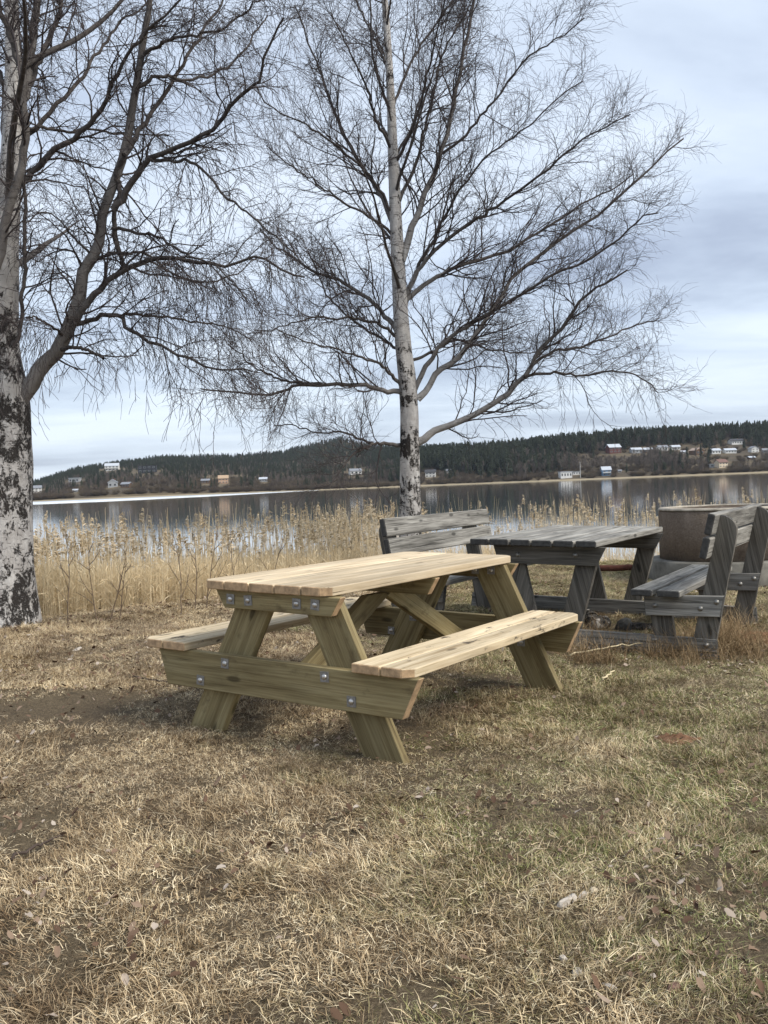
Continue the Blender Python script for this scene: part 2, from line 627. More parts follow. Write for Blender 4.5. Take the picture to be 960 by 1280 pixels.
def make_grass():
    rng = np.random.default_rng(3)
    short = [blades_mesh('grass_mat', rng, 95, 0.085, 0.036, 0.0027, 0.78, M_GRASS, 2, 0.5) for _ in range(5)]
    tuft = [blades_mesh('grass_tuft', rng, 62, 0.060, 0.050, 0.0028, 0.50, M_GRASS, 2, 0.7) for _ in range(4)]
    swept = [blades_mesh('grass_swept', rng, 75, 0.09, 0.058, 0.0028, 0.76, M_GRASS, 2, 0.4, clump=0.0) for _ in range(4)]
    protos = short + tuft + swept
    n = 128000
    Y = 1.5 + (rng.uniform(0, 1, n) ** 0.80) * 13.0
    X = (rng.uniform(-1, 1, n)) * (0.47 * Y + 2.6)
    keep = (Y < edge(X) + 0.25)
    b = bare(X, Y)
    keep &= rng.uniform(0, 1, n) > b * 1.25
    keep &= rng.uniform(0, 1, n) < np.clip((fbm(X * 3.2, Y * 3.2, 3, 81) - 0.30) / 0.16, 0.42, 1)
    X, Y, b = X[keep], Y[keep], b[keep]
    n = len(X)
    lush = fbm(X * 1.6, Y * 1.6, 3, 33)
    pk = np.where(rng.uniform(0, 1, n) < 0.52, rng.integers(0, 5, n), np.where(rng.uniform(0, 1, n) < 0.45, rng.integers(5, 9, n), rng.integers(9, 13, n)))
    worn = (lush < 0.44) | (b > 0.25)
    pk = np.where(worn, rng.integers(0, 5, n), pk)
    sc = rng.uniform(0.7, 1.2, n) * np.where(worn, 0.75, 1.0) * (1 + 0.02 * np.clip(Y - 5, 0, 10))
    far = np.clip((Y - 6.0) / 4, 0, 1)
    zs = sc * rng.uniform(0.75, 1.1, n) * (1 - 0.25 * far)
    swirl = 2 * np.pi * fbm(X * 0.8, Y * 0.8, 2, 51) * 2
    rot = np.stack([rng.normal(0, 0.1, n), rng.normal(0, 0.1, n), np.where(pk >= 9, swirl + rng.normal(0, 0.5, n), rng.uniform(0, 6.28, n))], 1)
    scatter('grass', np.stack([X, Y, ground(X, Y)], 1), rot, np.stack([sc, sc, zs], 1), pk, protos)
    # fallen leaves and bark chips lying in it
    lm, nt, bb = new_mat('dead_leaf', 0.85, 0.15)
    at_ = N(nt, 'ShaderNodeAttribute', attribute_name='tone')
    r = ramp(nt, [(0, (0.06, 0.035, 0.022)), (0.45, (0.14, 0.085, 0.055)), (0.75, (0.26, 0.185, 0.13)), (1, (0.42, 0.36, 0.30))])
    L(nt, at_.outputs['Fac'], r.inputs[0])
    L(nt, r.outputs[0], bb.inputs['Base Color'])
    n = 8500
    Y = 1.6 + (rng.uniform(0, 1, n) ** 0.8) * 9.0
    X = rng.uniform(-1, 1, n) * (0.45 * Y + 0.3)
    k = (Y < edge(X)) & (rng.uniform(0, 1, n) < 0.12 + bare(X, Y) * 0.9 + 0.9 * (fbm(X * 1.2, Y * 1.2, 3, 61) > 0.56) + 0.35 * (Y > 6))
    X, Y = X[k], Y[k]
    n = len(X)
    th = np.array([0, 0.7, 1.57, 2.4, 3.14, 3.9, 4.71, 5.5])
    lr = rng.uniform(0.004, 0.013, n)
    V = np.zeros((n, 8, 3))
    V[:, :, 0] = np.cos(th) * lr[:, None] * 1.35
    V[:, :, 1] = np.sin(th) * lr[:, None] * 0.8
    V[:, :, 2] = (np.abs(np.sin(th)) * rng.uniform(-0.3, 0.6, n)[:, None] + rng.normal(0, 0.18, (n, 8))) * lr[:, None]
    yaw, tl, tl2 = rng.uniform(0, 6.28, n), rng.normal(0, 0.4, n), rng.normal(0, 0.4, n)
    c, s = np.cos(yaw)[:, None], np.sin(yaw)[:, None]
    x, y, z = V[..., 0], V[..., 1], V[..., 2]
    z = z + x * tl[:, None] + y * tl2[:, None]
    V = np.stack([x * c - y * s + X[:, None], x * s + y * c + Y[:, None], z + ground(X, Y)[:, None] + 0.02 + rng.uniform(0, 0.012, n)[:, None]], -1)
    i = np.arange(n * 8).reshape(n, 8)
    q = np.concatenate([i[:, [0, 1, 2, 3]], i[:, [0, 3, 4, 7]], i[:, [4, 5, 6, 7]]], 0)
    me = np_mesh('fallen_leaves', V.reshape(-1, 3), q, {'tone': np.repeat(rng.uniform(0, 1, n), 8)})
    me.materials.append(lm)
    tag(link('fallen_leaves', me), kind='stuff')


make_grass()

# ------------------------------------------------------------------ lake
def make_lake():
    V = np.array([(-6000, 3, LAKE_Z), (6000, 3, LAKE_Z), (6000, 2500, LAKE_Z), (-6000, 2500, LAKE_Z)], float)
    # the sheet starts under the bank
    me = np_mesh('lake', V, np.array([[0, 1, 2, 3]]))
    m, nt, b = new_mat('lake_water', 0.06, 0.5)
    b.inputs['Base Color'].default_value = (0.018, 0.022, 0.026, 1)
    b.inputs['IOR'].default_value = 1.45
    geo = N(nt, 'ShaderNodeNewGeometry')
    mp = N(nt, 'ShaderNodeMapping')
    mp.inputs['Scale'].default_value = (0.55, 2.6, 1)
    L(nt, geo.outputs['Position'], mp.inputs[0])
    w1 = noise(nt, mp.outputs[0], 1.0, 3, 0.5)
    mp2 = N(nt, 'ShaderNodeMapping')
    mp2.inputs['Scale'].default_value = (0.03, 0.10, 1)
    L(nt, geo.outputs['Position'], mp2.inputs[0])
    w2 = noise(nt, mp2.outputs[0], 1.0, 3, 0.5)
    h = math_n(nt, 'ADD', math_n(nt, 'MULTIPLY', w1, 0.5), math_n(nt, 'MULTIPLY', w2, 1.5))
    add_bump(nt, b, h, 0.055, 0.10)
    b.inputs['Coat Weight'].default_value = 1.0
    b.inputs['Coat Roughness'].default_value = 0.04
    L(nt, b.inputs['Normal'].links[0].from_socket, b.inputs['Coat Normal'])
    me.materials.append(m)
    tag(link('lake', me), kind='structure')


make_lake()

# ------------------------------------------------------------------ far shore: terrain from measured elevations
HX = np.array([-3000, -1500, -300, 45, 100, 150, 200, 250, 300, 350, 400, 430, 460, 520, 600, 700, 800, 900, 960, 1300, 2400, 3900])
HR = np.array([45, 40, 24, 31, 45, 51, 55, 54, 53, 54, 60, 63, 57, 50, 50, 55, 58, 60, 59, 60, 48, 40.])       # skyline, px above the horizon
HD = np.array([1500, 1500, 1500, 1500, 1500, 1500, 1500, 1500, 1500, 1550, 1650, 1700, 1500, 1000, 930, 930, 950, 980, 1000, 1050, 1200, 1400.])
HT = np.array([9, 9, 9, 9, 9, 9, 9, 9, 9, 9, 5, 3, 8, 17, 20, 19, 17, 16, 15, 15, 12, 10.])        # height of the trees on the skyline in px
HR = HR - 1.5 - (480 - HX) * 0.0061       # horizon line re-measured
SHORE = 742.0


def shore(px):
    return SHORE + 14 * (np.interp(px, [-3000, 0, 300, 500, 650, 760, 900, 3900], [0, -1.5, 0.5, 1.8, 1, 0.4, -0.4, 0]))


def t_elev(px, D):
    Dr = np.interp(px, HX, HD)
    top = np.interp(px, HX, HR - HT)
    s0 = shore(px)
    t = np.clip((D - s0) / (Dr - s0), 0, 1)
    pw = np.interp(px, [0, 100, 150, 200, 350, 520, 650, 800, 960], [0.75, 0.5, 0.45, 0.5, 0.8, 0.9, 0.95, 0.9, 0.85])
    e = -2.6 + (top + 2.6) * t ** pw
    z = EYE + e * D / F_PX
    z = np.where(D > Dr, (EYE + top * Dr / F_PX) - (D - Dr) * 0.05, z)
    z = np.maximum(z, LAKE_Z - 3)
    z = np.where(D < s0, LAKE_Z - 3 * np.clip((s0 - D) / 30, 0, 1), np.maximum(z, LAKE_Z + 0.5 * np.clip((D - s0) / 8, -1, 1)))
    return z


def far_xy(px, D):
    """world x, y at plan distance D in the direction of image column px (taken on the horizon line)"""
    a = (np.asarray(px, float) - 480) / F_PX
    return a * D, np.broadcast_to(D, np.shape(a)) * 1.0


def terrain_z(px, D):
    x, y = far_xy(px, D)
    return t_elev(px, D) + 3.0 * (fbm(x * 0.012, y * 0.012, 3, 71) - 0.5) * np.clip((D - shore(px) - 10) / 40, 0, 1)


def make_hills():
    px = np.concatenate([np.linspace(-3000, -20, 60), np.linspace(0, 960, 200), np.linspace(980, 3900, 60)])
    D = np.concatenate([np.linspace(700, 735, 4), np.linspace(737, 790, 26), np.linspace(796, 1100, 42), np.linspace(1115, 1800, 34), np.linspace(1900, 3000, 6)])
    PX, DD = np.meshgrid(px, D)
    X, Y = far_xy(PX, DD)
    Z = terrain_z(PX, DD)
    V = np.stack([X, Y, Z], -1).reshape(-1, 3)
    ny, nx = PX.shape
    i = np.arange(nx * ny).reshape(ny, nx)
    Fq = np.stack([i[:-1, :-1], i[:-1, 1:], i[1:, 1:], i[1:, :-1]], -1).reshape(-1, 4)
    me = np_mesh('hills', V, Fq, smooth=True)
    m, nt, b = new_mat('hill_ground', 0.95, 0.1)
    geo = N(nt, 'ShaderNodeNewGeometry')
    a = noise(nt, geo.outputs['Position'], 0.02, 6, 0.65)
    r = ramp(nt, [(0.3, (0.055, 0.045, 0.035)), (0.48, (0.10, 0.08, 0.055)), (0.62, (0.16, 0.125, 0.075)), (0.75, (0.11, 0.105, 0.055))])
    L(nt, a, r.inputs[0])
    sp = N(nt, 'ShaderNodeSeparateXYZ')
    L(nt, geo.outputs['Position'], sp.inputs[0])
    k = math_n(nt, 'MULTIPLY', math_n(nt, 'SUBTRACT', LAKE_Z + 1.1, sp.outputs[2]), 3.0, True)
    col = mixc(nt, k, r.outputs[0], (0.30, 0.25, 0.17))
    L(nt, col, b.inputs['Base Color'])
    me.materials.append(m)
    tag(link('hills', me), kind='structure')


make_hills()


def leafy_tris(rng, c, size, up=0.0):
    """small triangles at centres c (n,3) with sizes (n)"""
    n = len(c)
    d1 = rng.normal(0, 1, (n, 3))
    d1 /= np.linalg.norm(d1, axis=1, keepdims=True)
    d2 = np.cross(d1, rng.normal(0, 1, (n, 3)))
    d2 /= np.linalg.norm(d2, axis=1, keepdims=True) + 1e-9
    V = np.stack([c + d1 * size[:, None], c - d1 * size[:, None] * 0.6 + d2 * size[:, None] * 0.8, c - d1 * size[:, None] * 0.6 - d2 * size[:, None] * 0.8], 1)
    return V.reshape(-1, 3), np.arange(n * 3).reshape(n, 3)


def conifer_mesh(name, seed, mat, n=520, pine=False):
    """unit-height conifer: ragged whorls of drooping sprays"""
    rng = np.random.default_rng(seed)
    t = rng.uniform(0, 1, n) ** 0.8
    z0 = 0.34 if pine else 0.06
    z = z0 + (1 - z0) * t
    if pine:
        rad = 0.17 * np.sqrt(np.clip(1 - ((t - 0.42) / 0.62) ** 2, 0.02, 1))
    else:
        rad = 0.19 * (1 - t) ** 0.85 + 0.012
    whorl = 0.75 + 0.35 * np.sin(z * 62 + seed)
    ang = rng.uniform(0, 2 * np.pi, n)
    lump = 0.8 + 0.3 * np.sin(ang * 3 + z * 9 + seed)
    rr = rad * np.sqrt(rng.uniform(0.12, 1, n)) * whorl * lump
    c = np.stack([rr * np.cos(ang), rr * np.sin(ang), z - 0.25 * rr], 1)
    s = (0.03 + 0.03 * rng.uniform(0, 1, n)) * (1.1 - 0.55 * t)
    out = np.stack([np.cos(ang), np.sin(ang), np.full(n, -0.45)], 1)
    side = np.stack([-np.sin(ang), np.cos(ang), rng.normal(0, 0.3, n)], 1)
    V = np.stack([c + out * s[:, None] * 1.3, c - out * s[:, None] * 0.5 + side * s[:, None] * 0.7, c - out * s[:, None] * 0.5 - side * s[:, None] * 0.7], 1).reshape(-1, 3)
    Fq = np.arange(n * 3).reshape(n, 3)
    P = np.array([[[0, 0, -0.03], [0.004, 0, 0.3], [0, 0.003, 0.7], [0, 0, 0.985]]])
    tv, tq = tubes(P, np.array([[0.014, 0.011, 0.007, 0.002]]), 4)
    tt = np.concatenate([tq[:, [0, 1, 2]], tq[:, [0, 2, 3]]], 0)
    tone = np.concatenate([np.repeat(rng.uniform(0.15, 1, n), 3), np.zeros(len(tv))])
    me = np_mesh(name, np.concatenate([V, tv]), np.concatenate([Fq, tt + len(V)]), {'tone': tone})
    me.materials.append(mat)
    return me


def grow(start, dirn, length, steps, wig, trop, rng):
    n = len(start)
    P = np.empty((n, steps + 1, 3))
    P[:, 0] = start
    d = dirn / (np.linalg.norm(dirn, axis=1, keepdims=True) + 1e-9)
    st = (length / steps)[:, None]
    for s in range(steps):
        d = d + rng.normal(0, wig, (n, 3)) + trop
        d /= np.linalg.norm(d, axis=1, keepdims=True)
        P[:, s + 1] = P[:, s] + d * st
    return P


def sprout(P, Rr, per, tmin, tmax, ang, rng, up=0.0, out=None, alt=True):
    """per children on each polyline of P: starts, directions, parent parameter, parent radius, parent index"""
    n, s, _ = P.shape
    idx = np.repeat(np.arange(n), per)
    m = len(idx)
    t = tmin + (tmax - tmin) * ((np.tile(np.arange(per), n) + rng.uniform(0, 1, m)) / per)
    f = t * (s - 1)
    i = np.clip(f.astype(int), 0, s - 2)
    w = (f - i)[:, None]
    a, b = P[idx, i], P[idx, i + 1]
    pos = a * (1 - w) + b * w
    tan = b - a
    tan /= np.linalg.norm(tan, axis=1, keepdims=True) + 1e-9
    perp = rng.normal(0, 1, (m, 3))
    perp[:, 2] += up
    perp -= tan * np.sum(perp * tan, 1, keepdims=True)
    perp /= np.linalg.norm(perp, axis=1, keepdims=True) + 1e-9
    an = (ang + rng.normal(0, 0.18, m))[:, None]
    d = tan * np.cos(an) + perp * np.sin(an)
    rad = Rr[idx, i] * (1 - w[:, 0]) + Rr[idx, i + 1] * w[:, 0]
    return pos, d, t, rad, idx


def bare_tree_mesh(name, seed, mat, dense=1.0):
    """unit-height leafless tree of the far shore"""
    rng = np.random.default_rng(seed)
    tr = grow(np.zeros((1, 3)), np.array([[0, 0, 1.0]]), np.array([0.96]), 6, 0.07, np.array([0, 0, 0.1]), rng)
    rt = np.linspace(0.017, 0.003, 7)[None]
    p, d, t, r, _ = sprout(tr, rt, 16, 0.22, 0.98, 0.75, rng, 0.3)
    b1 = grow(p, d, 0.42 * (1.1 - t), 4, 0.14, np.array([0, 0, 0.14]), rng)
    r1 = np.linspace(1, 0.35, 5)[None] * (0.006 * (1.2 - t))[:, None]
    p, d, t, r, _ = sprout(b1, r1, int(10 * dense), 0.2, 1.0, 0.7, rng, 0.3)
    b2 = grow(p, d, rng.uniform(0.08, 0.18, len(p)), 2, 0.2, np.array([0, 0, 0.1]), rng)
    r2 = np.full((len(p), 3), 0.0050)
    r2[:, -1] = 0.0015
    vs, qs, off = [], [], 0
    for P, Rr in ((tr, rt), (b1, r1), (b2, r2)):
        v, q = tubes(P, Rr, 3)
        vs.append(v)
        qs.append(q + off)
        off += len(v)
    V = np.concatenate(vs)
    me = np_mesh(name, V, np.concatenate(qs), {'tone': np.full(len(V), 0.5)})
    me.materials.append(mat)
    return me


def bush_mesh(name, seed, mat):
    rng = np.random.default_rng(seed)
    n = 60
    a = rng.uniform(0, 6.28, n)
    d = np.stack([np.cos(a) * 0.6, np.sin(a) * 0.6, np.ones(n)], 1)
    P = grow(np.stack([np.cos(a) * 0.15, np.sin(a) * 0.15, np.zeros(n)], 1), d, rng.uniform(0.5, 1.0, n), 4, 0.2, np.array([0, 0, 0.02]), rng)
    Rr = np.tile(np.linspace(0.014, 0.004, 5), (n, 1))
    p, d, t, r, _ = sprout(P, Rr, 7, 0.2, 1, 0.6, rng, 0.2)
    P2 = grow(p, d, rng.uniform(0.12, 0.35, len(p)), 2, 0.2, np.array([0, 0, 0.03]), rng)
    R2 = np.full((len(p), 3), 0.007)
    v1, q1 = tubes(P, Rr)
    v2, q2 = tubes(P2, R2)
    me = np_mesh(name, np.concatenate([v1, v2]), np.concatenate([q1, q2 + len(v1)]), {'tone': np.full(len(v1) + len(v2), 0.5)})
    me.materials.append(mat)
    return me


def tone_mat(name, stops, rough=0.9, obj=0.5):
    m, nt, b = new_mat(name, rough, 0.1)
    a = N(nt, 'ShaderNodeAttribute', attribute_name='tone')
    oi = N(nt, 'ShaderNodeObjectInfo')
    v = math_n(nt, 'ADD', math_n(nt, 'MULTIPLY', a.outputs['Fac'], 1 - obj), math_n(nt, 'MULTIPLY', oi.outputs['Random'], obj))
    r = ramp(nt, stops)
    L(nt, v, r.inputs[0])
    L(nt, r.outputs[0], b.inputs['Base Color'])
    return m


M_CON = tone_mat('needles', [(0, (0.026, 0.032, 0.022)), (0.5, (0.046, 0.058, 0.038)), (1, (0.075, 0.088, 0.054))])
M_BARE = tone_mat('far_branches', [(0, (0.075, 0.062, 0.055)), (0.5, (0.125, 0.105, 0.09)), (1, (0.19, 0.16, 0.135))], obj=0.9)
M_BUSH = tone_mat('far_bushes', [(0, (0.07, 0.055, 0.045)), (0.5, (0.11, 0.085, 0.062)), (1, (0.15, 0.12, 0.08))], obj=0.9)

CON = [conifer_mesh('spruce_kind', 100 + k, M_CON) for k in range(4)] + [conifer_mesh('pine_kind', 120 + k, M_CON, pine=True) for k in range(2)]
BARE = [bare_tree_mesh('bare_kind', 200 + k, M_BARE) for k in range(4)]
BUSH = [bush_mesh('bush_kind', 300 + k, M_BUSH) for k in range(3)]


def elev_px(px, D):
    return (terrain_z(px, D) - EYE) * F_PX / D


def at_elev(px, e):
    """plan distance on the far terrain where column px reaches elevation e (px above the horizon)"""
    Ds = np.linspace(float(shore(px)) + 1, float(np.interp(px, HX, HD)), 400)
    return float(np.interp(e, np.maximum.accumulate(elev_px(np.full(400, px), Ds)), Ds))


def hor(px):
    return 606.5 + (480 - px) * 0.0393


def open_field(px, e):
    """clearings seen on the far hillsides (px, elevation)"""
    v = np.zeros_like(px)
    for (cx, cy, sx, sy, amt) in ((150, 585, 36, 9, 0.7), (140, 612, 110, 9, 0.45), (700, 568, 50, 13, 0.9), (760, 575, 60, 14, 0.85), (830, 562, 75, 10, 1.0), (905, 570, 70, 15, 1.0), (915, 548, 40, 8, 0.9), (930, 580, 60, 8, 0.8), (600, 598, 70, 6, 0.9), (280, 604, 45, 8, 0.8), (450, 592, 25, 8, 0.8), (740, 594, 130, 6, 0.8), (540, 596, 18, 9, 0.9), (520, 606, 90, 5, .6)):
        cye = hor(cx) - cy
        v = np.maximum(v, amt * np.exp(-((px - cx) / sx) ** 2 - ((e - cye) / sy) ** 2))
    return v


HOUSE_CLEAR = []


def make_forest():
    rng = np.random.default_rng(5)
    # forest trees
    n = 70000
    px = rng.uniform(-500, 1500, n)
    Dr = np.interp(px, HX, HD)
    s0 = shore(px)
    u = rng.uniform(0, 1, n)
    D = s0 + 8 + (Dr + 70 - s0 - 8) * u ** 1.1
    e = elev_px(px, D)
    f = open_field(px, e)
    tt = np.clip((D - s0) / (Dr - s0), 0, 1.2)
    pc = np.clip(-0.02 + 1.15 * tt, 0, 0.93)                      # conifers on the heights, bare trees lower down
    pc = np.where((px > 500) & (px < 640), np.clip(pc + 0.25, 0, 1), pc)
    pc = np.where(px > 700, np.clip(pc - 0.12, 0, 1), pc)
    cl = fbm(px * 0.02, D * 0.02, 3, 77)
    isc = rng.uniform(0, 1, n) < np.clip(pc + (cl - 0.5) * 1.1, 0, 1)
    f = f * np.clip((np.interp(px, HX, HR - HT) - e - 4) / 6, 0, 1)
    keep = rng.uniform(0, 1, n) > np.clip(f * 1.6, 0, 0.985)
    keep &= rng.uniform(0, 1, n) < np.where(isc, 1.0, 0.7) * np.where(px < 500, 1.0, 0.8)
    for hx, he, hw in HOUSE_CLEAR:                               # keep the view of each house open
        keep &= ~((np.abs(px - hx) < hw * 0.75 + 2) & (e < he + 1.5) & (e > he - 7))
    px, D, isc, tt = px[keep], D[keep], isc[keep], tt[keep]
    n = len(px)
    x, y = far_xy(px, D)
    z = terrain_z(px, D)
    h = np.where(isc, rng.uniform(8, 15, n), rng.uniform(6, 11, n)) * np.interp(px, [0, 440, 520, 700, 960], [0.62, 0.62, 1.1, 1.1, 1.0])
    h = np.where((~isc) & (tt < 0.1), h * 0.6, h)
    pk = np.where(isc, rng.integers(0, 6, n), rng.integers(6, 10, n))
    w = h * rng.uniform(0.85, 1.25, n)
    rot = np.stack([np.zeros(n), np.zeros(n), rng.uniform(0, 6.28, n)], 1)
    scatter('forest', np.stack([x, y, z], 1), rot, np.stack([w, w, h], 1), pk, CON + BARE)
    # bushes along the water and over the slopes
    n = 5200
    px = rng.uniform(-300, 1300, n)
    s0 = shore(px)
    D = s0 + 5 + rng.uniform(0, 1, n) ** 1.7 * 200
    e = elev_px(px, D)
    f = open_field(px, e)
    keep = rng.uniform(0, 1, n) > 0.72 * f
    for hx, he, hw in HOUSE_CLEAR:
        keep &= ~((np.abs(px - hx) < hw * 0.6 + 1) & (e < he + 1) & (e > he - 7))
    px, D = px[keep], D[keep]
    n = len(px)
    x, y = far_xy(px, D)
    sc = rng.uniform(2.0, 4.5, n)
    rot = np.stack([np.zeros(n), np.zeros(n), rng.uniform(0, 6.28, n)], 1)
    scatter('undergrowth', np.stack([x, y, terrain_z(px, D) - 0.1], 1), rot, np.stack([sc * 1.3, sc * 1.3, sc], 1), rng.integers(0, 3, n), BUSH)


# ------------------------------------------------------------------ far houses
PAINT = {}


def paint(name, col):
    if name not in PAINT:
        PAINT[name] = plain(name, col, 0.8, 0.12, 1.2)
    return PAINT[name]


def box_bm(bm, x0, x1, y0, y1, z0, z1):
    v = [bm.verts.new(p) for p in ((x0, y0, z0), (x1, y0, z0), (x1, y1, z0), (x0, y1, z0), (x0, y0, z1), (x1, y0, z1), (x1, y1, z1), (x0, y1, z1))]
    for f in ((3, 2, 1, 0), (4, 5, 6, 7), (0, 1, 5, 4), (1, 2, 6, 5), (2, 3, 7, 6), (3, 0, 4, 7)):
        bm.faces.new([v[i] for i in f])


def bm_obj(name, bm, mat, parent=None, matl=None):
    bmesh.ops.recalc_face_normals(bm, faces=bm.faces)
    me = bpy.data.meshes.new(name)
    bm.to_mesh(me)
    bm.free()
    me.materials.append(mat)
    return link(name, me, parent, matl)


def house(name, label, u, v, wpx, hpx, wall, roof, yaw=0.0, flat=False, rows=1, cols=3, glass=None, cat='house', balcony=False, gable=False):
    """house whose base centre is seen at (u, v): wpx wide, hpx high to the ridge; gable=True turns its gable to the lake"""
    e = hor(u) - v
    D = at_elev(u, max(e, -1.5))
    k = D / F_PX
    x, y = far_xy(u, D)
    z = float(terrain_z(u, D))
    w, H = wpx * k * 0.85, hpx * k * 0.88
    d = min(w * 0.8, 9.0)
    HOUSE_CLEAR.append((u, e + 0.5, wpx))
    t = empty(name, label, cat, Matrix.Translation((float(x), float(y), z - 0.4)) @ Matrix.Rotation(yaw, 4, 'Z'), None, 'buildings on the far shore')
    H += 0.4
    eave = H if flat else H * 0.64
    bm = bmesh.new()
    box_bm(bm, -w / 2, w / 2, -d / 2, d / 2, -1.5, eave)
    if not flat:
        if gable:
            for yy in (-d / 2, d / 2):
                bm.faces.new([bm.verts.new(p) for p in ((-w / 2, yy, eave), (w / 2, yy, eave), (0, yy, H - 0.1))])
        else:
            for xx in (-w / 2, w / 2):
                bm.faces.new([bm.verts.new(p) for p in ((xx, -d / 2, eave), (xx, d / 2, eave), (xx, 0, H - 0.1))])
    bm_obj('wall', bm, wall, t)
    bm = bmesh.new()
    if flat:
        box_bm(bm, -w / 2 - 0.4, w / 2 + 0.4, -d / 2 - 0.4, d / 2 + 0.4, H, H + 0.35)
    else:
        for s in (-1, 1):
            if gable:
                P = [(s * (w / 2 + 0.5), -d / 2 - 0.5, eave - 0.2), (s * (w / 2 + 0.5), d / 2 + 0.5, eave - 0.2), (0, d / 2 + 0.5, H), (0, -d / 2 - 0.5, H)]
            else:
                P = [(-w / 2 - 0.5, s * (d / 2 + 0.5), eave - 0.2), (w / 2 + 0.5, s * (d / 2 + 0.5), eave - 0.2), (w / 2 + 0.5, 0, H), (-w / 2 - 0.5, 0, H)]
            lo = [bm.verts.new(p) for p in P]
            hi = [bm.verts.new((p[0], p[1], p[2] + 0.28)) for p in P]
            bm.faces.new(lo)
            bm.faces.new(list(reversed(hi)))
            for i in range(4):
                bm.faces.new((lo[i], lo[(i + 1) % 4], hi[(i + 1) % 4], hi[i]))
    ro = bm_obj('roof', bm, roof, t)
    if not flat:
        bm = bmesh.new()
        box_bm(bm, w * 0.16, w * 0.16 + 0.7, -0.1, 0.6, H * 0.85, H + 0.9)
        bm_obj('chimney', bm, paint('chimney_brick', (0.16, 0.09, 0.07)), ro)
    gl = glass or paint('dark_window', (0.03, 0.035, 0.045))
    fr = paint('window_frame', (0.6, 0.6, 0.58))
    for r_ in range(rows):
        for c_ in range(cols):
            cx = -w / 2 + w * (c_ + 0.5) / cols
            ww = w / cols * 0.5
            wh = eave / rows * 0.42
            cz = eave * (r_ + 0.55) / rows
            bm = bmesh.new()
            box_bm(bm, cx - ww / 2, cx + ww / 2, -d / 2 - 0.06, -d / 2 + 0.1, cz - wh / 2, cz + wh / 2)
            wi = bm_obj('window', bm, fr, t)
            bm = bmesh.new()
            box_bm(bm, cx - ww / 2 + 0.1, cx + ww / 2 - 0.1, -d / 2 - 0.10, -d / 2 - 0.05, cz - wh / 2 + 0.1, cz + wh / 2 - 0.1)
            bm_obj('pane', bm, gl, wi)
    if balcony:
        bm = bmesh.new()
        box_bm(bm, -w * 0.45, w * 0.45, -d / 2 - 1.6, -d / 2 - 0.11, eave * 0.47, eave * 0.52)
        box_bm(bm, -w * 0.45, w * 0.45, -d / 2 - 1.6, -d / 2 - 1.5, eave * 0.525, eave * 0.66)
        bm_obj('balcony', bm, fr, t)
    return t


WHITE = paint('white_boards', (0.66, 0.65, 0.62))
PALE = paint('cream_boards', (0.62, 0.52, 0.38))
PINK = paint('salmon_boards', (0.50, 0.33, 0.22))
RED = paint('red_boards', (0.12, 0.045, 0.04))
BLACK = paint('black_boards', (0.028, 0.03, 0.036))
BROWN = paint('brown_boards', (0.13, 0.075, 0.045))
BLUE = paint('blue_boards', (0.16, 0.27, 0.40))
GREYW = paint('grey_boards', (0.33, 0.34, 0.35))
R_DARK = paint('dark_roof', (0.055, 0.055, 0.06))
R_LIGHT = paint('light_metal_roof', (0.46, 0.49, 0.53))
R_GREY = paint('grey_roof', (0.22, 0.23, 0.25))
R_RED = paint('tile_roof', (0.17, 0.10, 0.08))


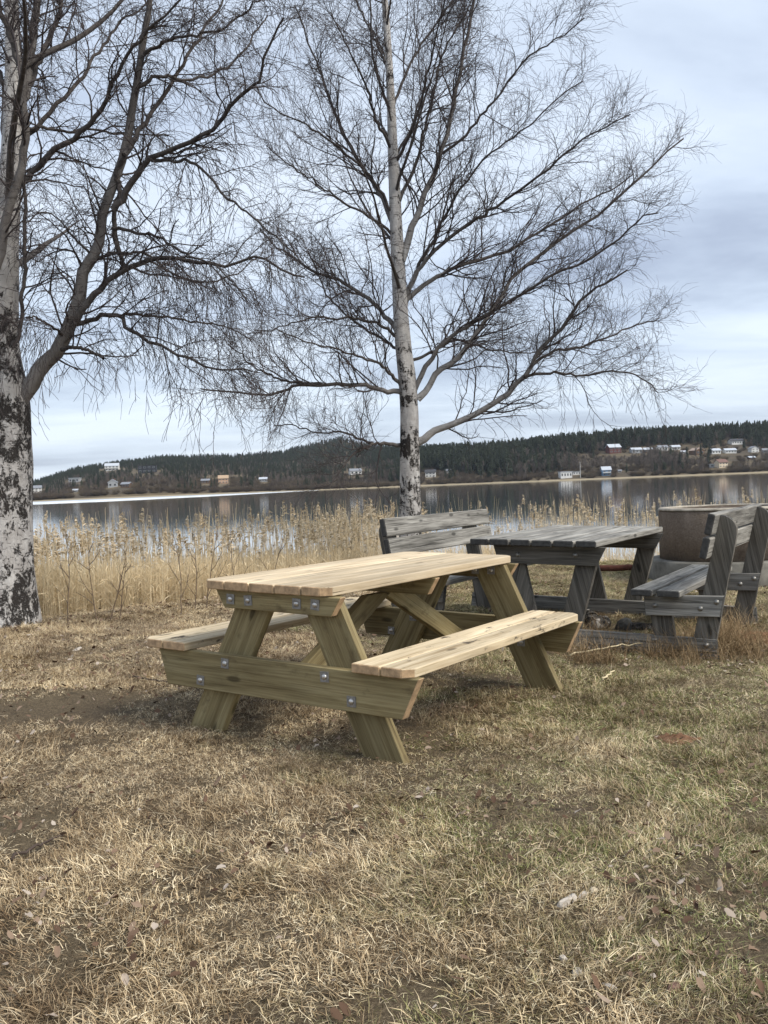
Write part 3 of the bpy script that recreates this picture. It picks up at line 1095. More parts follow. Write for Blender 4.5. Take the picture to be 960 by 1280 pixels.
def make_houses():
    house('villa', 'white villa alone on the brown knoll of the left hill', 143, 588, 20, 10, WHITE, R_LIGHT, 0.15, rows=2, cols=4, balcony=True)
    house('villa', 'black flat-roofed villa on the hill right of the white villa', 187, 591, 26, 10, BLACK, R_DARK, 0.1, flat=True, rows=2, cols=4)
    house('house', 'small grey house with white gable below the white villa', 143, 609, 13, 11, GREYW, R_LIGHT, 0.2, gable=True, cols=2)
    house('cottage', 'dark brown cottage beside the small grey gabled house', 160, 609, 13, 7, BROWN, R_GREY, -0.2)
    house('house', 'white waterside house just right of the thick birch trunk', 48, 615, 13, 9, WHITE, R_GREY, 0.3, rows=2, cols=3)
    house('cottage', 'low grey cottage among conifers on the far left slope', 96, 603, 15, 6, GREYW, R_LIGHT, 0.0, flat=True)
    house('boathouse', 'little pale boathouse on the left far bank', 96, 615, 7, 4, GREYW, R_LIGHT, 0.0, cols=1)
    house('house', 'salmon house with tiled roof among dark conifers left of the middle birch', 281, 604, 14, 11, PINK, paint('sand_roof', (0.42, 0.30, 0.20)), 0.15, rows=2, cols=3)
    house('cottage', 'low brown cottage left of the salmon house', 259, 604, 12, 6, BROWN, R_GREY, 0.0)
    house('house', 'pale house behind bare branches left of the middle birch', 331, 602, 11, 6, GREYW, R_LIGHT, 0.0)
    house('house', 'white house on the open slope left of the birch trunk', 446, 593, 17, 8, WHITE, R_GREY, 0.25, rows=1, cols=3)
    house('house', 'white house with dark windows right of the birch trunk', 540, 596, 15, 10, WHITE, R_DARK, -0.1, rows=2, cols=3)
    house('cottage', 'pale cottage low on the bank right of the birch', 562, 591, 8, 5, WHITE, R_GREY, 0.0, cols=2)
    house('villa', 'white flat-roofed house at the water near the flagpole', 708, 597, 17, 8, WHITE, R_LIGHT, 0.1, flat=True, rows=1, cols=4)
    house('annex', 'low white annex next to the flagpole by the water', 722, 593, 11, 4, WHITE, R_GREY, 0.0, flat=True)
    house('house', 'blue and white house at the water with pale roof', 759, 594, 13, 12, BLUE, R_LIGHT, 0.0, rows=2, cols=2, balcony=True)
    house('cottage', 'small white cottage on the slope right of the blue house', 776, 590, 5, 3, WHITE, R_GREY, 0.0, cols=1)
    house('house', 'dark red house highest on the middle slope', 769, 566, 18, 12, RED, R_LIGHT, 0.2, rows=2, cols=3)
    house('house', 'pale roofed house right of the dark red house', 797, 566, 15, 7, GREYW, R_LIGHT, 0.1)
    house('house', 'red brown house in the row of pale roofs', 812, 566, 12, 7, BROWN, R_LIGHT, -0.1)
    house('house', 'white house behind the lone dark spruce', 830, 563, 14, 7, WHITE, R_GREY, 0.1)
    house('house', 'low white house at the right end of the row', 846, 562, 13, 6, WHITE, R_LIGHT, 0.0)
    house('barn', 'dark brown barn with pale gable on the right slope', 873, 568, 17, 9, BROWN, paint('pale_brown_roof', (0.34, 0.26, 0.21)), 0.5, gable=True, cols=2, cat='barn')
    house('house', 'white house with light roof above the tan house', 896, 567, 13, 7, WHITE, R_LIGHT, 0.1)
    house('house', 'long white low house on the right slope', 914, 566, 16, 6, WHITE, R_LIGHT, 0.0, cols=4)
    house('farmhouse', 'long pale house with dark roof high under the right ridge', 922, 555, 19, 7, WHITE, R_DARK, 0.15, rows=1, cols=5)
    house('house', 'white gabled house at the right end of the slope', 944, 565, 12, 8, WHITE, R_GREY, 0.2, gable=True, rows=2, cols=2)
    house('house', 'small grey house at the right edge of the picture', 958, 566, 8, 6, GREYW, R_GREY, 0.0, cols=2)
    house('house', 'tan house with brown roof low on the right slope', 903, 584, 15, 11, PALE, R_RED, 0.3, rows=2, cols=3)
    house('garage', 'flat pale garage left of the tan house', 891, 584, 8, 4, GREYW, R_LIGHT, 0.0, flat=True, cols=1, cat='garage')
    house('house', 'white roofed cottage standing between spruces above the shore', 856, 567, 6, 4, WHITE, R_LIGHT, 0.0, cols=1)
    house('cottage', 'small pale roofed shed on the right slope', 941, 574, 9, 4, BROWN, R_LIGHT, 0.1, cols=1)
    # flagpole and boathouse jetty
    D = at_elev(727, hor(727) - 597)
    x, y = far_xy(727, D)
    z = float(terrain_z(727, D))
    h = 19 * D / F_PX
    t = empty('flagpole', 'thin pale flagpole at the water beside the white flat-roofed house', 'flagpole', loc=(float(x), float(y), z))
    v, q = tubes(np.array([[[0, 0, -0.5], [0, 0, h * 0.5], [0, 0, h]]]), np.array([[0.28, 0.22, 0.16]]), 6)
    me = np_mesh('pole', v, q)
    me.materials.append(paint('pole_paint', (0.5, 0.5, 0.48)))
    link('pole', me, t)
    bm = bmesh.new()
    bmesh.ops.create_icosphere(bm, subdivisions=1, radius=0.3, matrix=Matrix.Translation((0, 0, h + 0.2)))
    bm_obj('finial', bm, paint('pole_paint', (0.5, 0.5, 0.48)), t)


make_houses()
make_forest()

# single trees that stand out on the far slope
def lone_tree(label, u, v, hpx, mesh_kind, group='single conifers on the far slopes', wide=1.0):
    e = hor(u) - v
    D = at_elev(u, max(e, 0.0)) - 3
    x, y = far_xy(u, D)
    z = float(terrain_z(u, D))
    h = hpx * D / F_PX
    t = empty('spruce_tree', label, 'tree', loc=(float(x), float(y), z), group=group)
    o = link('crown', mesh_kind, t)
    o.scale = (h * wide, h * wide, h)
    v_, q = tubes(np.array([[[0, 0, -0.5], [0, 0, h * 0.25]]]), np.array([[0.32, 0.24]]), 6)
    me = np_mesh('trunk', v_, q)
    me.materials.append(paint('far_trunk', (0.09, 0.065, 0.05)))
    link('trunk', me, t)


for (lab, u, v, hp, k, wd) in (
        ('lone dark spruce in front of the row of pale roofs', 815, 571, 15, 0, 1.35),
        ('broad dark spruce right of the open middle slope', 852, 585, 20, 1, 1.4),
        ('pointed spruce beside the blue house', 785, 590, 13, 2, 1.1),
        ('dark spruce left of the long house under the right ridge', 933, 562, 13, 3, 1.3),
        ('dark spruce right of the long house under the right ridge', 946, 562, 11, 1, 1.3),
        ('spruce on the bank left of the broad dark spruce', 823, 590, 12, 0, 1.2),
        ('dark conifer right of the salmon house', 303, 608, 14, 2, 1.2),
        ('dark conifer left of the salmon house', 270, 608, 11, 3, 1.2),
        ('spruce by the small grey gabled house', 119, 608, 13, 1, 1.2),
        ('spruce in the hollow below the black villa', 178, 612, 12, 0, 1.1),
        ('small spruce right of the tan house', 917, 585, 8, 2, 1.5)):
    lone_tree(lab, u, v, hp, CON[k], wide=wd)


def make_ice():
    """pale rotten ice left along the far side of the lake"""
    px = np.linspace(-400, 400, 60)
    near = np.interp(px, [-400, 40, 150, 265, 330, 400], [330, 330, 350, 430, 530, 700])
    far = np.interp(px, [-400, 40, 200, 330, 400], [640, 650, 680, 715, 730])
    top, bot = [], []
    rng = np.random.default_rng(2)
    near = near + rng.normal(0, 3, 60)
    for Dv in (near, far):
        x, y = far_xy(px, Dv)
        top.append(np.stack([x, y, np.full(60, LAKE_Z + 0.09)], 1))
    V = np.concatenate(top + [t - np.array([0, 0, 0.12]) for t in top])
    i = np.arange(60)
    n0, f0, n1, f1 = i, i + 60, i + 120, i + 180
    Fq = np.concatenate([np.stack([n0[:-1], n0[1:], f0[1:], f0[:-1]], 1), np.stack([n1[:-1], n1[1:], n0[1:], n0[:-1]], 1), np.stack([f0[:-1], f0[1:], f1[1:], f1[:-1]], 1)])
    me = np_mesh('lake_ice', V, Fq)
    me.materials.append(plain('rotten_ice', (0.58, 0.61, 0.64), 0.5, 0.1, 0.05))
    tag(link('lake_ice', me), kind='structure')


make_ice()

# ------------------------------------------------------------------ reeds
def reed_mat(name, stops):
    return tone_mat(name, stops, 0.8, 0.35)


M_REED = reed_mat('reed_straw', [(0, (0.46, 0.35, 0.20)), (0.5, (0.69, 0.55, 0.345)), (1, (0.84, 0.73, 0.52))])
M_PLUME = reed_mat('reed_plume', [(0, (0.36, 0.28, 0.18)), (0.5, (0.55, 0.45, 0.31)), (1, (0.72, 0.63, 0.49))])


def reed_mesh(name, seed, n, spread, hmin, hmax, plume=0.7, lean=0.06, broken=0.0, leaves=2, rad=0.0032):
    rng = np.random.default_rng(seed)
    a = rng.uniform(0, 6.28, n)
    rr = spread * np.sqrt(rng.uniform(0, 1, n))
    st = np.stack([rr * np.cos(a), rr * np.sin(a), np.full(n, -0.05)], 1)
    d = np.stack([rng.normal(0, lean, n) + 0.02, rng.normal(0, lean, n), np.ones(n)], 1)
    h = rng.uniform(hmin, hmax, n)
    P = grow(st, d, h, 5, 0.022, np.array([0.004, 0, 0]), rng)
    br = rng.uniform(0, 1, n) < broken
    if br.any():                                    # snapped stems fold over
        k = rng.integers(2, 4, n)
        for i in np.where(br)[0]:
            dd = np.array([rng.normal(0, 1), rng.normal(0, 1), rng.normal(-0.5, 0.6)])
            dd /= np.linalg.norm(dd)
            for s in range(k[i] + 1, 6):
                P[i, s] = P[i, s - 1] + dd * h[i] / 5
    Rr = np.tile(np.linspace(1.0, 0.45, 6), (n, 1)) * rad * rng.uniform(0.7, 1.3, n)[:, None]
    v1, q1 = tubes(P, Rr, 3)
    tone1 = np.repeat(rng.uniform(0, 1, n), 18)
    vs, qs, ts, mi = [v1], [q1], [tone1], [np.zeros(len(q1), int)]
    off = len(v1)
    if leaves:                                      # dry strap leaves hanging off the stems
        p, dd, t, r, idx = sprout(P, Rr, leaves, 0.25, 0.9, 0.55, rng, 0)
        m = len(p)
        B = grow(p, dd, rng.uniform(0.10, 0.24, m), 3, 0.15, np.array([0, 0, -0.22]), rng)
        side = np.cross(B[:, 1] - B[:, 0], rng.normal(0, 1, (m, 3)))
        side /= np.linalg.norm(side, axis=1, keepdims=True) + 1e-9
        w = np.array([0.005, 0.006, 0.004, 0.0008])
        V = np.stack([B - side[:, None] * w[None, :, None], B + side[:, None] * w[None, :, None]], 2)
        i = np.arange(m * 8).reshape(m, 4, 2) + off
        vs.append(V.reshape(-1, 3))
        qs.append(np.stack([i[:, :-1, 0], i[:, :-1, 1], i[:, 1:, 1], i[:, 1:, 0]], -1).reshape(-1, 4))
        ts.append(np.repeat(rng.uniform(0, 1, m), 8))
        mi.append(np.zeros(m * 3, int))
        off += m * 8
    pl = np.where((rng.uniform(0, 1, n) < plume) & ~br)[0]
    if len(pl):                                     # feathery one-sided seed plumes
        per = 22
        tip = P[pl, -1]
        td = P[pl, -1] - P[pl, -2]
        td /= np.linalg.norm(td, axis=1, keepdims=True)
        dr = rng.uniform(0, 6.28, len(pl))
        s_ = rng.uniform(0.12, 0.21, len(pl))
        u = np.tile(np.linspace(0, 1, per), len(pl))
        k = np.repeat(np.arange(len(pl)), per)
        base = tip[k] - td[k] * (1 - u)[:, None] * s_[k][:, None]
        fl = np.stack([np.cos(dr[k]) * 0.6 + rng.normal(0, 0.45, len(k)), np.sin(dr[k]) * 0.6 + rng.normal(0, 0.45, len(k)), 0.75 - 0.5 * u + rng.normal(0, 0.25, len(k))], 1)
        fl /= np.linalg.norm(fl, axis=1, keepdims=True)
        ln = s_[k] * (0.48 * (1 - 0.55 * u)) * rng.uniform(0.7, 1.2, len(k))
        B0, B1, B2 = base, base + fl * (ln * 0.55)[:, None], base + fl * ln[:, None] + np.array([0, 0, -0.012])
        side = np.cross(fl, rng.normal(0, 1, fl.shape))
        side /= np.linalg.norm(side, axis=1, keepdims=True) + 1e-9
        V = np.stack([B0 - side * 0.003, B0 + side * 0.003, B1 - side * 0.0075, B1 + side * 0.0075, B2 - side * 0.002, B2 + side * 0.002], 1)
        i = np.arange(len(k) * 6).reshape(-1, 6) + off
        vs.append(V.reshape(-1, 3))
        qs.append(np.concatenate([i[:, [0, 1, 3, 2]], i[:, [2, 3, 5, 4]]], 0))
        ts.append(np.repeat(rng.uniform(0, 1, len(k)), 6))
        mi.append(np.ones(len(k) * 2, int))
    me = np_mesh(name, np.concatenate(vs), np.concatenate(qs), {'tone': np.concatenate(ts)})
    me.materials.append(M_REED)
    me.materials.append(M_PLUME)
    me.polygons.foreach_set('material_index', np.concatenate(mi).astype(np.int32))
    return me


def make_reeds():
    rng = np.random.default_rng(8)
    low = [reed_mesh('reed_low', 400 + k, 34, 0.22, 0.62, 1.16, 0.0, 0.045, 0.02, 1) for k in range(4)]
    tall = [reed_mesh('reed_tall', 420 + k, 8, 0.30, 1.0, 1.78, 0.19, 0.045, 0.02, 0) for k in range(5)]
    thin = [reed_mesh('reed_thin', 440 + k, 4, 0.3, 1.2, 1.80, 0.45, 0.05, 0.0, 0) for k in range(4)]
    pts, pk, sc = [], [], []

    def put(n, xr, yo, kinds, full, lo, hi):
        # reed tops stand at a similar level all over the belt: full = height of the kind, lo..hi = level below the eye in px at its distance
        x = rng.uniform(xr[0], xr[1], n)
        y = edge(x) + rng.uniform(0, 1, n) ** 1.0 * (yo[1] - yo[0]) + yo[0]
        k = fbm(x * 0.7, y * 0.7, 2, 91) > 0.30
        x, y = x[k], y[k]
        z = np.maximum(ground(x, y), LAKE_Z - 0.05)
        pts.append(np.stack([x, y, z], 1))
        pk.append(rng.integers(kinds[0], kinds[1], len(x)))
        top = EYE - rng.uniform(lo, hi, len(x)) * y / F_PX
        sc.append(np.clip((top - z) / full, 0.3, 1.25))
    put(1900, (-9, -0.4), (0.10, 3.6), (0, 4), 1.16, 62, 88)      # dense straw belt on the left
    put(300, (-0.4, 2.2), (0.6, 3.2), (0, 4), 1.16, 66, 95)
    put(330, (2.2, 9.5), (0.9, 3.0), (0, 4), 1.16, 84, 105)
    put(950, (-10, 0.2), (1.2, 6.0), (4, 9), 1.78, 6, 48)        # tall ones with plumes, standing in the water
    put(300, (0.2, 10), (1.6, 7.5), (4, 9), 1.78, 12, 58)
    put(240, (-9, 12), (4, 12), (9, 13), 1.80, 8, 45)
    P = np.concatenate(pts)
    n = len(P)
    s = np.concatenate(sc)
    rot = np.stack([rng.normal(0, 0.03, n), rng.normal(0, 0.03, n), rng.uniform(0, 6.28, n)], 1)
    scatter('reeds', P, rot, np.stack([s, s, s], 1), np.concatenate(pk), low + tall + thin)


make_reeds()

# ------------------------------------------------------------------ the new pine picnic table
def bolt_mesh(name, plate, dome, mats, square=True):
    bm = bmesh.new()
    if square:
        box_bm(bm, -plate / 2, plate / 2, -plate / 2, plate / 2, 0, 0.004)
    else:
        bmesh.ops.create_cone(bm, cap_ends=True, segments=14, radius1=plate / 2, radius2=plate / 2, depth=0.003, matrix=Matrix.Translation((0, 0, 0.0015)))
    for f in bm.faces:
        f.material_index = 0
    k = len(bm.faces)
    bmesh.ops.create_uvsphere(bm, u_segments=12, v_segments=8, radius=dome / 2, matrix=Matrix.Translation((0, 0, 0.004)) @ Matrix.Scale(0.62, 4, (0, 0, 1)))
    bm.faces.ensure_lookup_table()
    for f in bm.faces[k:]:
        f.material_index = 1
        f.smooth = True
    bmesh.ops.recalc_face_normals(bm, faces=bm.faces)
    me = bpy.data.meshes.new(name)
    bm.to_mesh(me)
    bm.free()
    for m in mats:
        me.materials.append(m)
    return me


def face_matrix(p, normal, spin=0.0):
    q = Vector(normal).to_track_quat('Z', 'Y').to_matrix().to_4x4()
    return Matrix.Translation(p) @ q @ Matrix.Rotation(spin, 4, 'Z')


def new_table():
    root = empty('picnic_table', 'new pale pine picnic table with two attached benches on dry grass', 'picnic table', T)
    Lt, b, g, t = 1.809, 0.1425, 0.0075, 0.040
    zt, zs, ch = 0.73, 0.42, 0.0435
    Wt = 5 * b + 4 * g
    top, frm, seat = [M_TOP, M_END], [M_FRAME, M_END], [M_SEAT, M_END]
    for i in range(5):
        y0 = -Wt / 2 + i * (b + g)
        y1 = y0 + b
        e0, e1 = random.uniform(-0.003, 0.003), Lt + random.uniform(-0.003, 0.003)
        if i == 0:
            o = [(e0 + ch, y0), (e1 - ch, y0), (e1, y0 + ch), (e1, y1), (e0, y1), (e0, y0 + ch)]
        elif i == 4:
            o = [(e0, y0), (e1, y0), (e1, y1 - ch), (e1 - ch, y1), (e0 + ch, y1), (e0, y1 - ch)]
        else:
            o = [(e0, y0), (e1, y0), (e1, y1), (e0, y1)]
        dz = random.uniform(-0.0015, 0.0015)
        slab('tabletop_plank', [(x, y, zt - t + dz) for x, y in o], (0, 0, t), (1, 0, 0), top, root, 0.0035)
    for s in (-1, 1):
        for k in (0, 1):
            a0 = 0.489 + k * (b + g)
            a1 = a0 + b
            if k == 1:
                o = [(0, a0), (Lt, a0), (Lt, a1 - ch), (Lt - ch, a1), (ch, a1), (0, a1 - ch)]
            else:
                o = [(0, a0), (Lt, a0), (Lt, a1), (0, a1)]
            slab('seat_plank', [(x, s * y, zs - t) for x, y in o], (0, 0, t), (1, 0, 0), seat, root, 0.004)
    c0 = -0.06
    xs = {0: (0.030, 0.075, 0.120), 1: (Lt - 0.030, Lt - 0.075, Lt - 0.120)}
    bolt = bolt_mesh('bolt', 0.046, 0.027, (M_ZINCP, M_ZINC))

    def add_bolt(p, n, parent=root):
        o = link('bolt', bolt, parent)
        o.matrix_local = face_matrix(p, n, random.uniform(-0.08, 0.08))
    for e in (0, 1):
        xa, xb, xc = xs[e]
        dx = xb - xa
        # bench bearer and cleat
        slab('bench_bearer', [(xa, 0.69, zs - t - 0.001), (xa, -0.805, zs - t - 0.001), (xa, -0.725, 0.203), (xa, 0.635, 0.203)], (dx, 0, 0), (0, 1, 0), frm, root)
        slab('cleat', [(xa, 0.305, zt - t - 0.003), (xa, -0.416, zt - t - 0.003), (xa, -0.365, 0.602), (xa, 0.251, 0.602)], (dx, 0, 0), (0, 1, 0), frm, root)
        # legs
        for s, y06, y00 in ((1, 0.122, 0.432), (-1, -0.300, -0.600)):
            def yc(z):
                return y00 + (y06 - y00) * z / 0.6
            hw = 0.104
            z1, z0 = zt - t - 0.004, (-0.07 if e == 0 else -0.12)
            slab('leg', [(xb + (0.0005 if e == 0 else -0.0005), yc(z1) - hw, z1), (xb, yc(z1) + hw, z1), (xb, yc(z0) + hw, z0), (xb, yc(z0) - hw, z0)], (dx, 0, 0), (0, y00 - y06, -0.6), frm, root)
        for (y, z) in ((0.21, 0.645), (0.103, 0.645), (-0.18, 0.648), (-0.282, 0.65), (0.253, 0.341), (0.412, 0.245), (-0.328, 0.34), (-0.469, 0.249)):
            if e == 0:
                add_bolt((xa, y, z), (-1, 0, 0))
            add_bolt((xc, y, z), (1 if e == 0 else -1, 0, 0))
            if e == 1:
                add_bolt((xa, y, z), (1, 0, 0))
    # middle cleat and the two braces
    xm = Lt / 2
    slab('cleat', [(xm - 0.022, 0.275, zt - t - 0.003), (xm - 0.022, -0.386, zt - t - 0.003), (xm - 0.022, -0.335, 0.60), (xm - 0.022, 0.22, 0.60)], (0.045, 0, 0), (0, 1, 0), frm, root)
    for s in (-1, 1):
        def X(x):
            return xm + s * (x - xm)
        P = [(X(0.86), -0.085, 0.600), (X(1.09), -0.085, 0.600), (X(1.70), -0.085, 0.285), (X(1.69), -0.085, 0.225), (X(1.60), -0.085, 0.225)]
        slab('brace', P, (0, 0.045, 0), (s * 0.6, 0, -0.31), frm, root)


new_table()

# ------------------------------------------------------------------ the old grey picnic set: a table and two benches on common runners
GO = np.array([2.793, 0.459])
GPHI = 0.070
TG = T @ Matrix.Translation((GO[0], GO[1], 0)) @ Matrix.Rotation(GPHI, 4, 'Z')


def old_set():
    root = empty('picnic_set', 'old weathered grey picnic table joined by runners to two backed benches', 'picnic set', TG)

    def P(a, b, z):
        return (a, -b, z)
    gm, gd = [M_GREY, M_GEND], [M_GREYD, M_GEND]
    Lg = 1.874
    for i in range(6):
        b0 = i * 0.156
        a0, a1 = random.uniform(-0.012, 0.012), Lg + random.uniform(-0.015, 0.012)
        slab('tabletop_plank', [P(a0, b0, 0.700), P(a1, b0, 0.700), P(a1, b0 + 0.143, 0.700), P(a0, b0 + 0.143, 0.700)], (0, 0, 0.044), (1, 0, 0), gm, root, 0.006, 0.003)
    bolt = bolt_mesh('old_bolt', 0.034, 0.026, (M_OLDZ, M_OLDZ), False)

    def add_bolt(a, b, z):
        o = link('bolt', bolt, root)
        o.matrix_local = face_matrix(P(a, b, z), (-1, 0, 0))
    for near in (True, False):
        A = 0.10 if near else 1.72
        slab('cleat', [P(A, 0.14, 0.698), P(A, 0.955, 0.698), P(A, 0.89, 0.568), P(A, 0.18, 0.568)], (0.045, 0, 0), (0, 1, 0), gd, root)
        A2 = A + 0.0455
        for bt, bb in ((0.256, 0.43), (0.84, 0.655)):
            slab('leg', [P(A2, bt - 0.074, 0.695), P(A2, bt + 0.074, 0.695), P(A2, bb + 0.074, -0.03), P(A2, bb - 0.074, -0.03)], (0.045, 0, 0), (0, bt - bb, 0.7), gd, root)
        slab('runner', [P(A, -0.78, -0.06), P(A, 1.70, -0.06), P(A, 1.68, 0.125), P(A, -0.76, 0.125)], (0.045, 0, 0), (0, 1, 0), gm, root)
        if near:
            for b_, z_ in ((0.33, 0.63), (0.75, 0.64), (1.10, 0.065), (1.29, 0.095), (1.62, 0.085)):
                add_bolt(A, b_, z_)
    for side in (1, -1):
        def B(b):
            return b if side == 1 else 0.925 - b + 0.07

        low = 0.0 if side == 1 else 0.06

        def pr(a, pts):
            return [P(a, B(b), z - low * max(0.0, min(1.0, (z - 0.43) / 0.3))) for b, z in pts]
        for A in (0.06, 1.56):
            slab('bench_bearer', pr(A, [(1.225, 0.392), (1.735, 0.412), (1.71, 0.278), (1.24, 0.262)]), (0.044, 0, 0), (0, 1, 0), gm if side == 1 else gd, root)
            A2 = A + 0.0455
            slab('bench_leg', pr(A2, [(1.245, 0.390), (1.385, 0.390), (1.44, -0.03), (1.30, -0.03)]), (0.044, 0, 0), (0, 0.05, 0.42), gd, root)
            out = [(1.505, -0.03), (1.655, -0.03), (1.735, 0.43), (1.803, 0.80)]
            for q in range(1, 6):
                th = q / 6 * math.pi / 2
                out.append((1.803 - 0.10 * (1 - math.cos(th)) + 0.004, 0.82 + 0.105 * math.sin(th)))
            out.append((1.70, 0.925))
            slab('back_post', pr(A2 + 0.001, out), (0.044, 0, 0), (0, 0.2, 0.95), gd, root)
            if A < 1:
                for b_, z_ in ((1.30, 0.33), (1.59, 0.325), (1.69, 0.372)):
                    add_bolt(A, B(b_), z_)
            else:
                for b_, z_ in ((1.59, 0.325), (1.69, 0.372)):
                    add_bolt(A, B(b_), z_)
        for b0, b1, ae in ((1.168, 1.304, 0.0), (1.338, 1.483, 0.01)):
            slab('seat_plank', [P(-0.04 - ae, B(b0), 0.398), P(1.83 + ae, B(b0), 0.398), P(1.83 + ae, B(b1), 0.398), P(-0.04 - ae, B(b1), 0.398)], (0, 0, 0.043), (1, 0, 0), gm, root, 0.006, 0.002)
        # two back boards bolted to the front of the posts
        sl = Vector((0, 0.205, 0.978))
        nrm = Vector((0, -0.978, 0.205))
        for zc in (0.718, 0.868):
            bc = 1.505 + 0.208 * (zc + 0.03)
            c = Vector((0, bc, zc - low))
            lo, hi = c - sl * 0.068, c + sl * 0.068
            pts = [P(-0.06, B(lo.y), lo.z), P(1.86, B(lo.y), lo.z), P(1.86, B(hi.y), hi.z), P(-0.06, B(hi.y), hi.z)]
            tv = nrm * 0.045
            slab('back_board', pts, (0, -tv.y * (1 if side == 1 else -1), tv.z), (1, 0, 0), gm, root, 0.006, 0.002)


old_set()

# ------------------------------------------------------------------ birches
def birch_mat():
    m, nt, b = new_mat('birch_bark', 0.8, 0.2)
    ra = N(nt, 'ShaderNodeAttribute', attribute_name='rad')
    ba = N(nt, 'ShaderNodeAttribute', attribute_name='base')      # 1 at the foot of the trunk, 0 higher up
    da = N(nt, 'ShaderNodeAttribute', attribute_name='knot')      # dark collars where limbs leave the trunk
    v = obj_coords(nt, (1, 1, 1), False)
    mpm = N(nt, 'ShaderNodeMapping')
    mpm.inputs['Scale'].default_value = (9, 9, 5)
    L(nt, v, mpm.inputs[0])
    mot = noise(nt, mpm.outputs[0], 1.0, 7, 0.7)
    white = ramp(nt, [(0.25, (0.30, 0.275, 0.255)), (0.5, (0.46, 0.435, 0.41)), (0.75, (0.66, 0.64, 0.61))])
    L(nt, mot, white.inputs[0])
    col = white.outputs[0]
    mpl = N(nt, 'ShaderNodeMapping')
    mpl.inputs['Scale'].default_value = (9, 9, 46)
    L(nt, v, mpl.inputs[0])
    len_ = noise(nt, mpl.outputs[0], 1.0, 3, 0.6)
    k = math_n(nt, 'MULTIPLY', math_n(nt, 'SUBTRACT', len_, 0.60), 14.0, True)
    col = mixc(nt, math_n(nt, 'MULTIPLY', k, 0.85), col, (0.05, 0.043, 0.038))
    # big dark fissured plates, everywhere at the foot, in patches above
    mpf = N(nt, 'ShaderNodeMapping')
    mpf.inputs['Scale'].default_value = (15, 15, 9)
    L(nt, v, mpf.inputs[0])
    fis = math_n(nt, 'ADD', math_n(nt, 'MULTIPLY', noise(nt, mpf.outputs[0], 1.0, 8, 0.72, 0.7), 0.7), math_n(nt, 'MULTIPLY', noise(nt, v, 55.0, 4, 0.7), 0.3))
    mpp = N(nt, 'ShaderNodeMapping')
    mpp.inputs['Scale'].default_value = (3.4, 3.4, 2.3)
    L(nt, v, mpp.inputs[0])
    pat = noise(nt, mpp.outputs[0], 1.0, 3, 0.6)
    thr = math_n(nt, 'SUBTRACT', 0.69, math_n(nt, 'ADD', math_n(nt, 'MULTIPLY', ba.outputs['Fac'], 0.165), math_n(nt, 'ADD', math_n(nt, 'MULTIPLY', da.outputs['Fac'], 0.15), math_n(nt, 'MULTIPLY', math_n(nt, 'SUBTRACT', pat, 0.5), 0.42))))
    k2 = math_n(nt, 'MULTIPLY', math_n(nt, 'SUBTRACT', fis, thr), 18.0, True)
    col = mixc(nt, k2, col, (0.036, 0.031, 0.028))
    la = N(nt, 'ShaderNodeAttribute', attribute_name='limb')
    col = mixc(nt, math_n(nt, 'MULTIPLY', la.outputs['Fac'], 0.75), col, (0.085, 0.075, 0.068))
    # thin wood is dark brown
    k3 = math_n(nt, 'MULTIPLY', math_n(nt, 'SUBTRACT', 0.046, ra.outputs['Fac']), 36.0, True)
    grey = ramp(nt, [(0.3, (0.036, 0.030, 0.029)), (0.7, (0.11, 0.095, 0.085))])
    L(nt, noise(nt, v, 22.0, 4, 0.6), grey.inputs[0])
    col = mixc(nt, k3, col, grey.outputs[0])
    L(nt, col, b.inputs['Base Color'])
    h = math_n(nt, 'SUBTRACT', mot, math_n(nt, 'MULTIPLY', k2, 0.9))
    add_bump(nt, b, h, 1.0, 0.03)
    return m


M_BIRCH = birch_mat()
M_TWIG = plain('birch_twig', (0.062, 0.050, 0.048), 0.75, 0.35, 3.0)


def spline(ctrl, n):
    """Catmull-Rom through control points (k,d)"""
    c = np.asarray(ctrl, float)
    c = np.concatenate([[2 * c[0] - c[1]], c, [2 * c[-1] - c[-2]]])
    k = len(c) - 3
    out = []
    for u in np.linspace(0, k, n):
        i = min(int(u), k - 1)
        t = u - i
        p0, p1, p2, p3 = c[i:i + 4]
        out.append(0.5 * (2 * p1 + (p2 - p0) * t + (2 * p0 - 5 * p1 + 4 * p2 - p3) * t * t + (3 * p1 - p0 - 3 * p2 + p3) * t ** 3))
    return np.array(out)


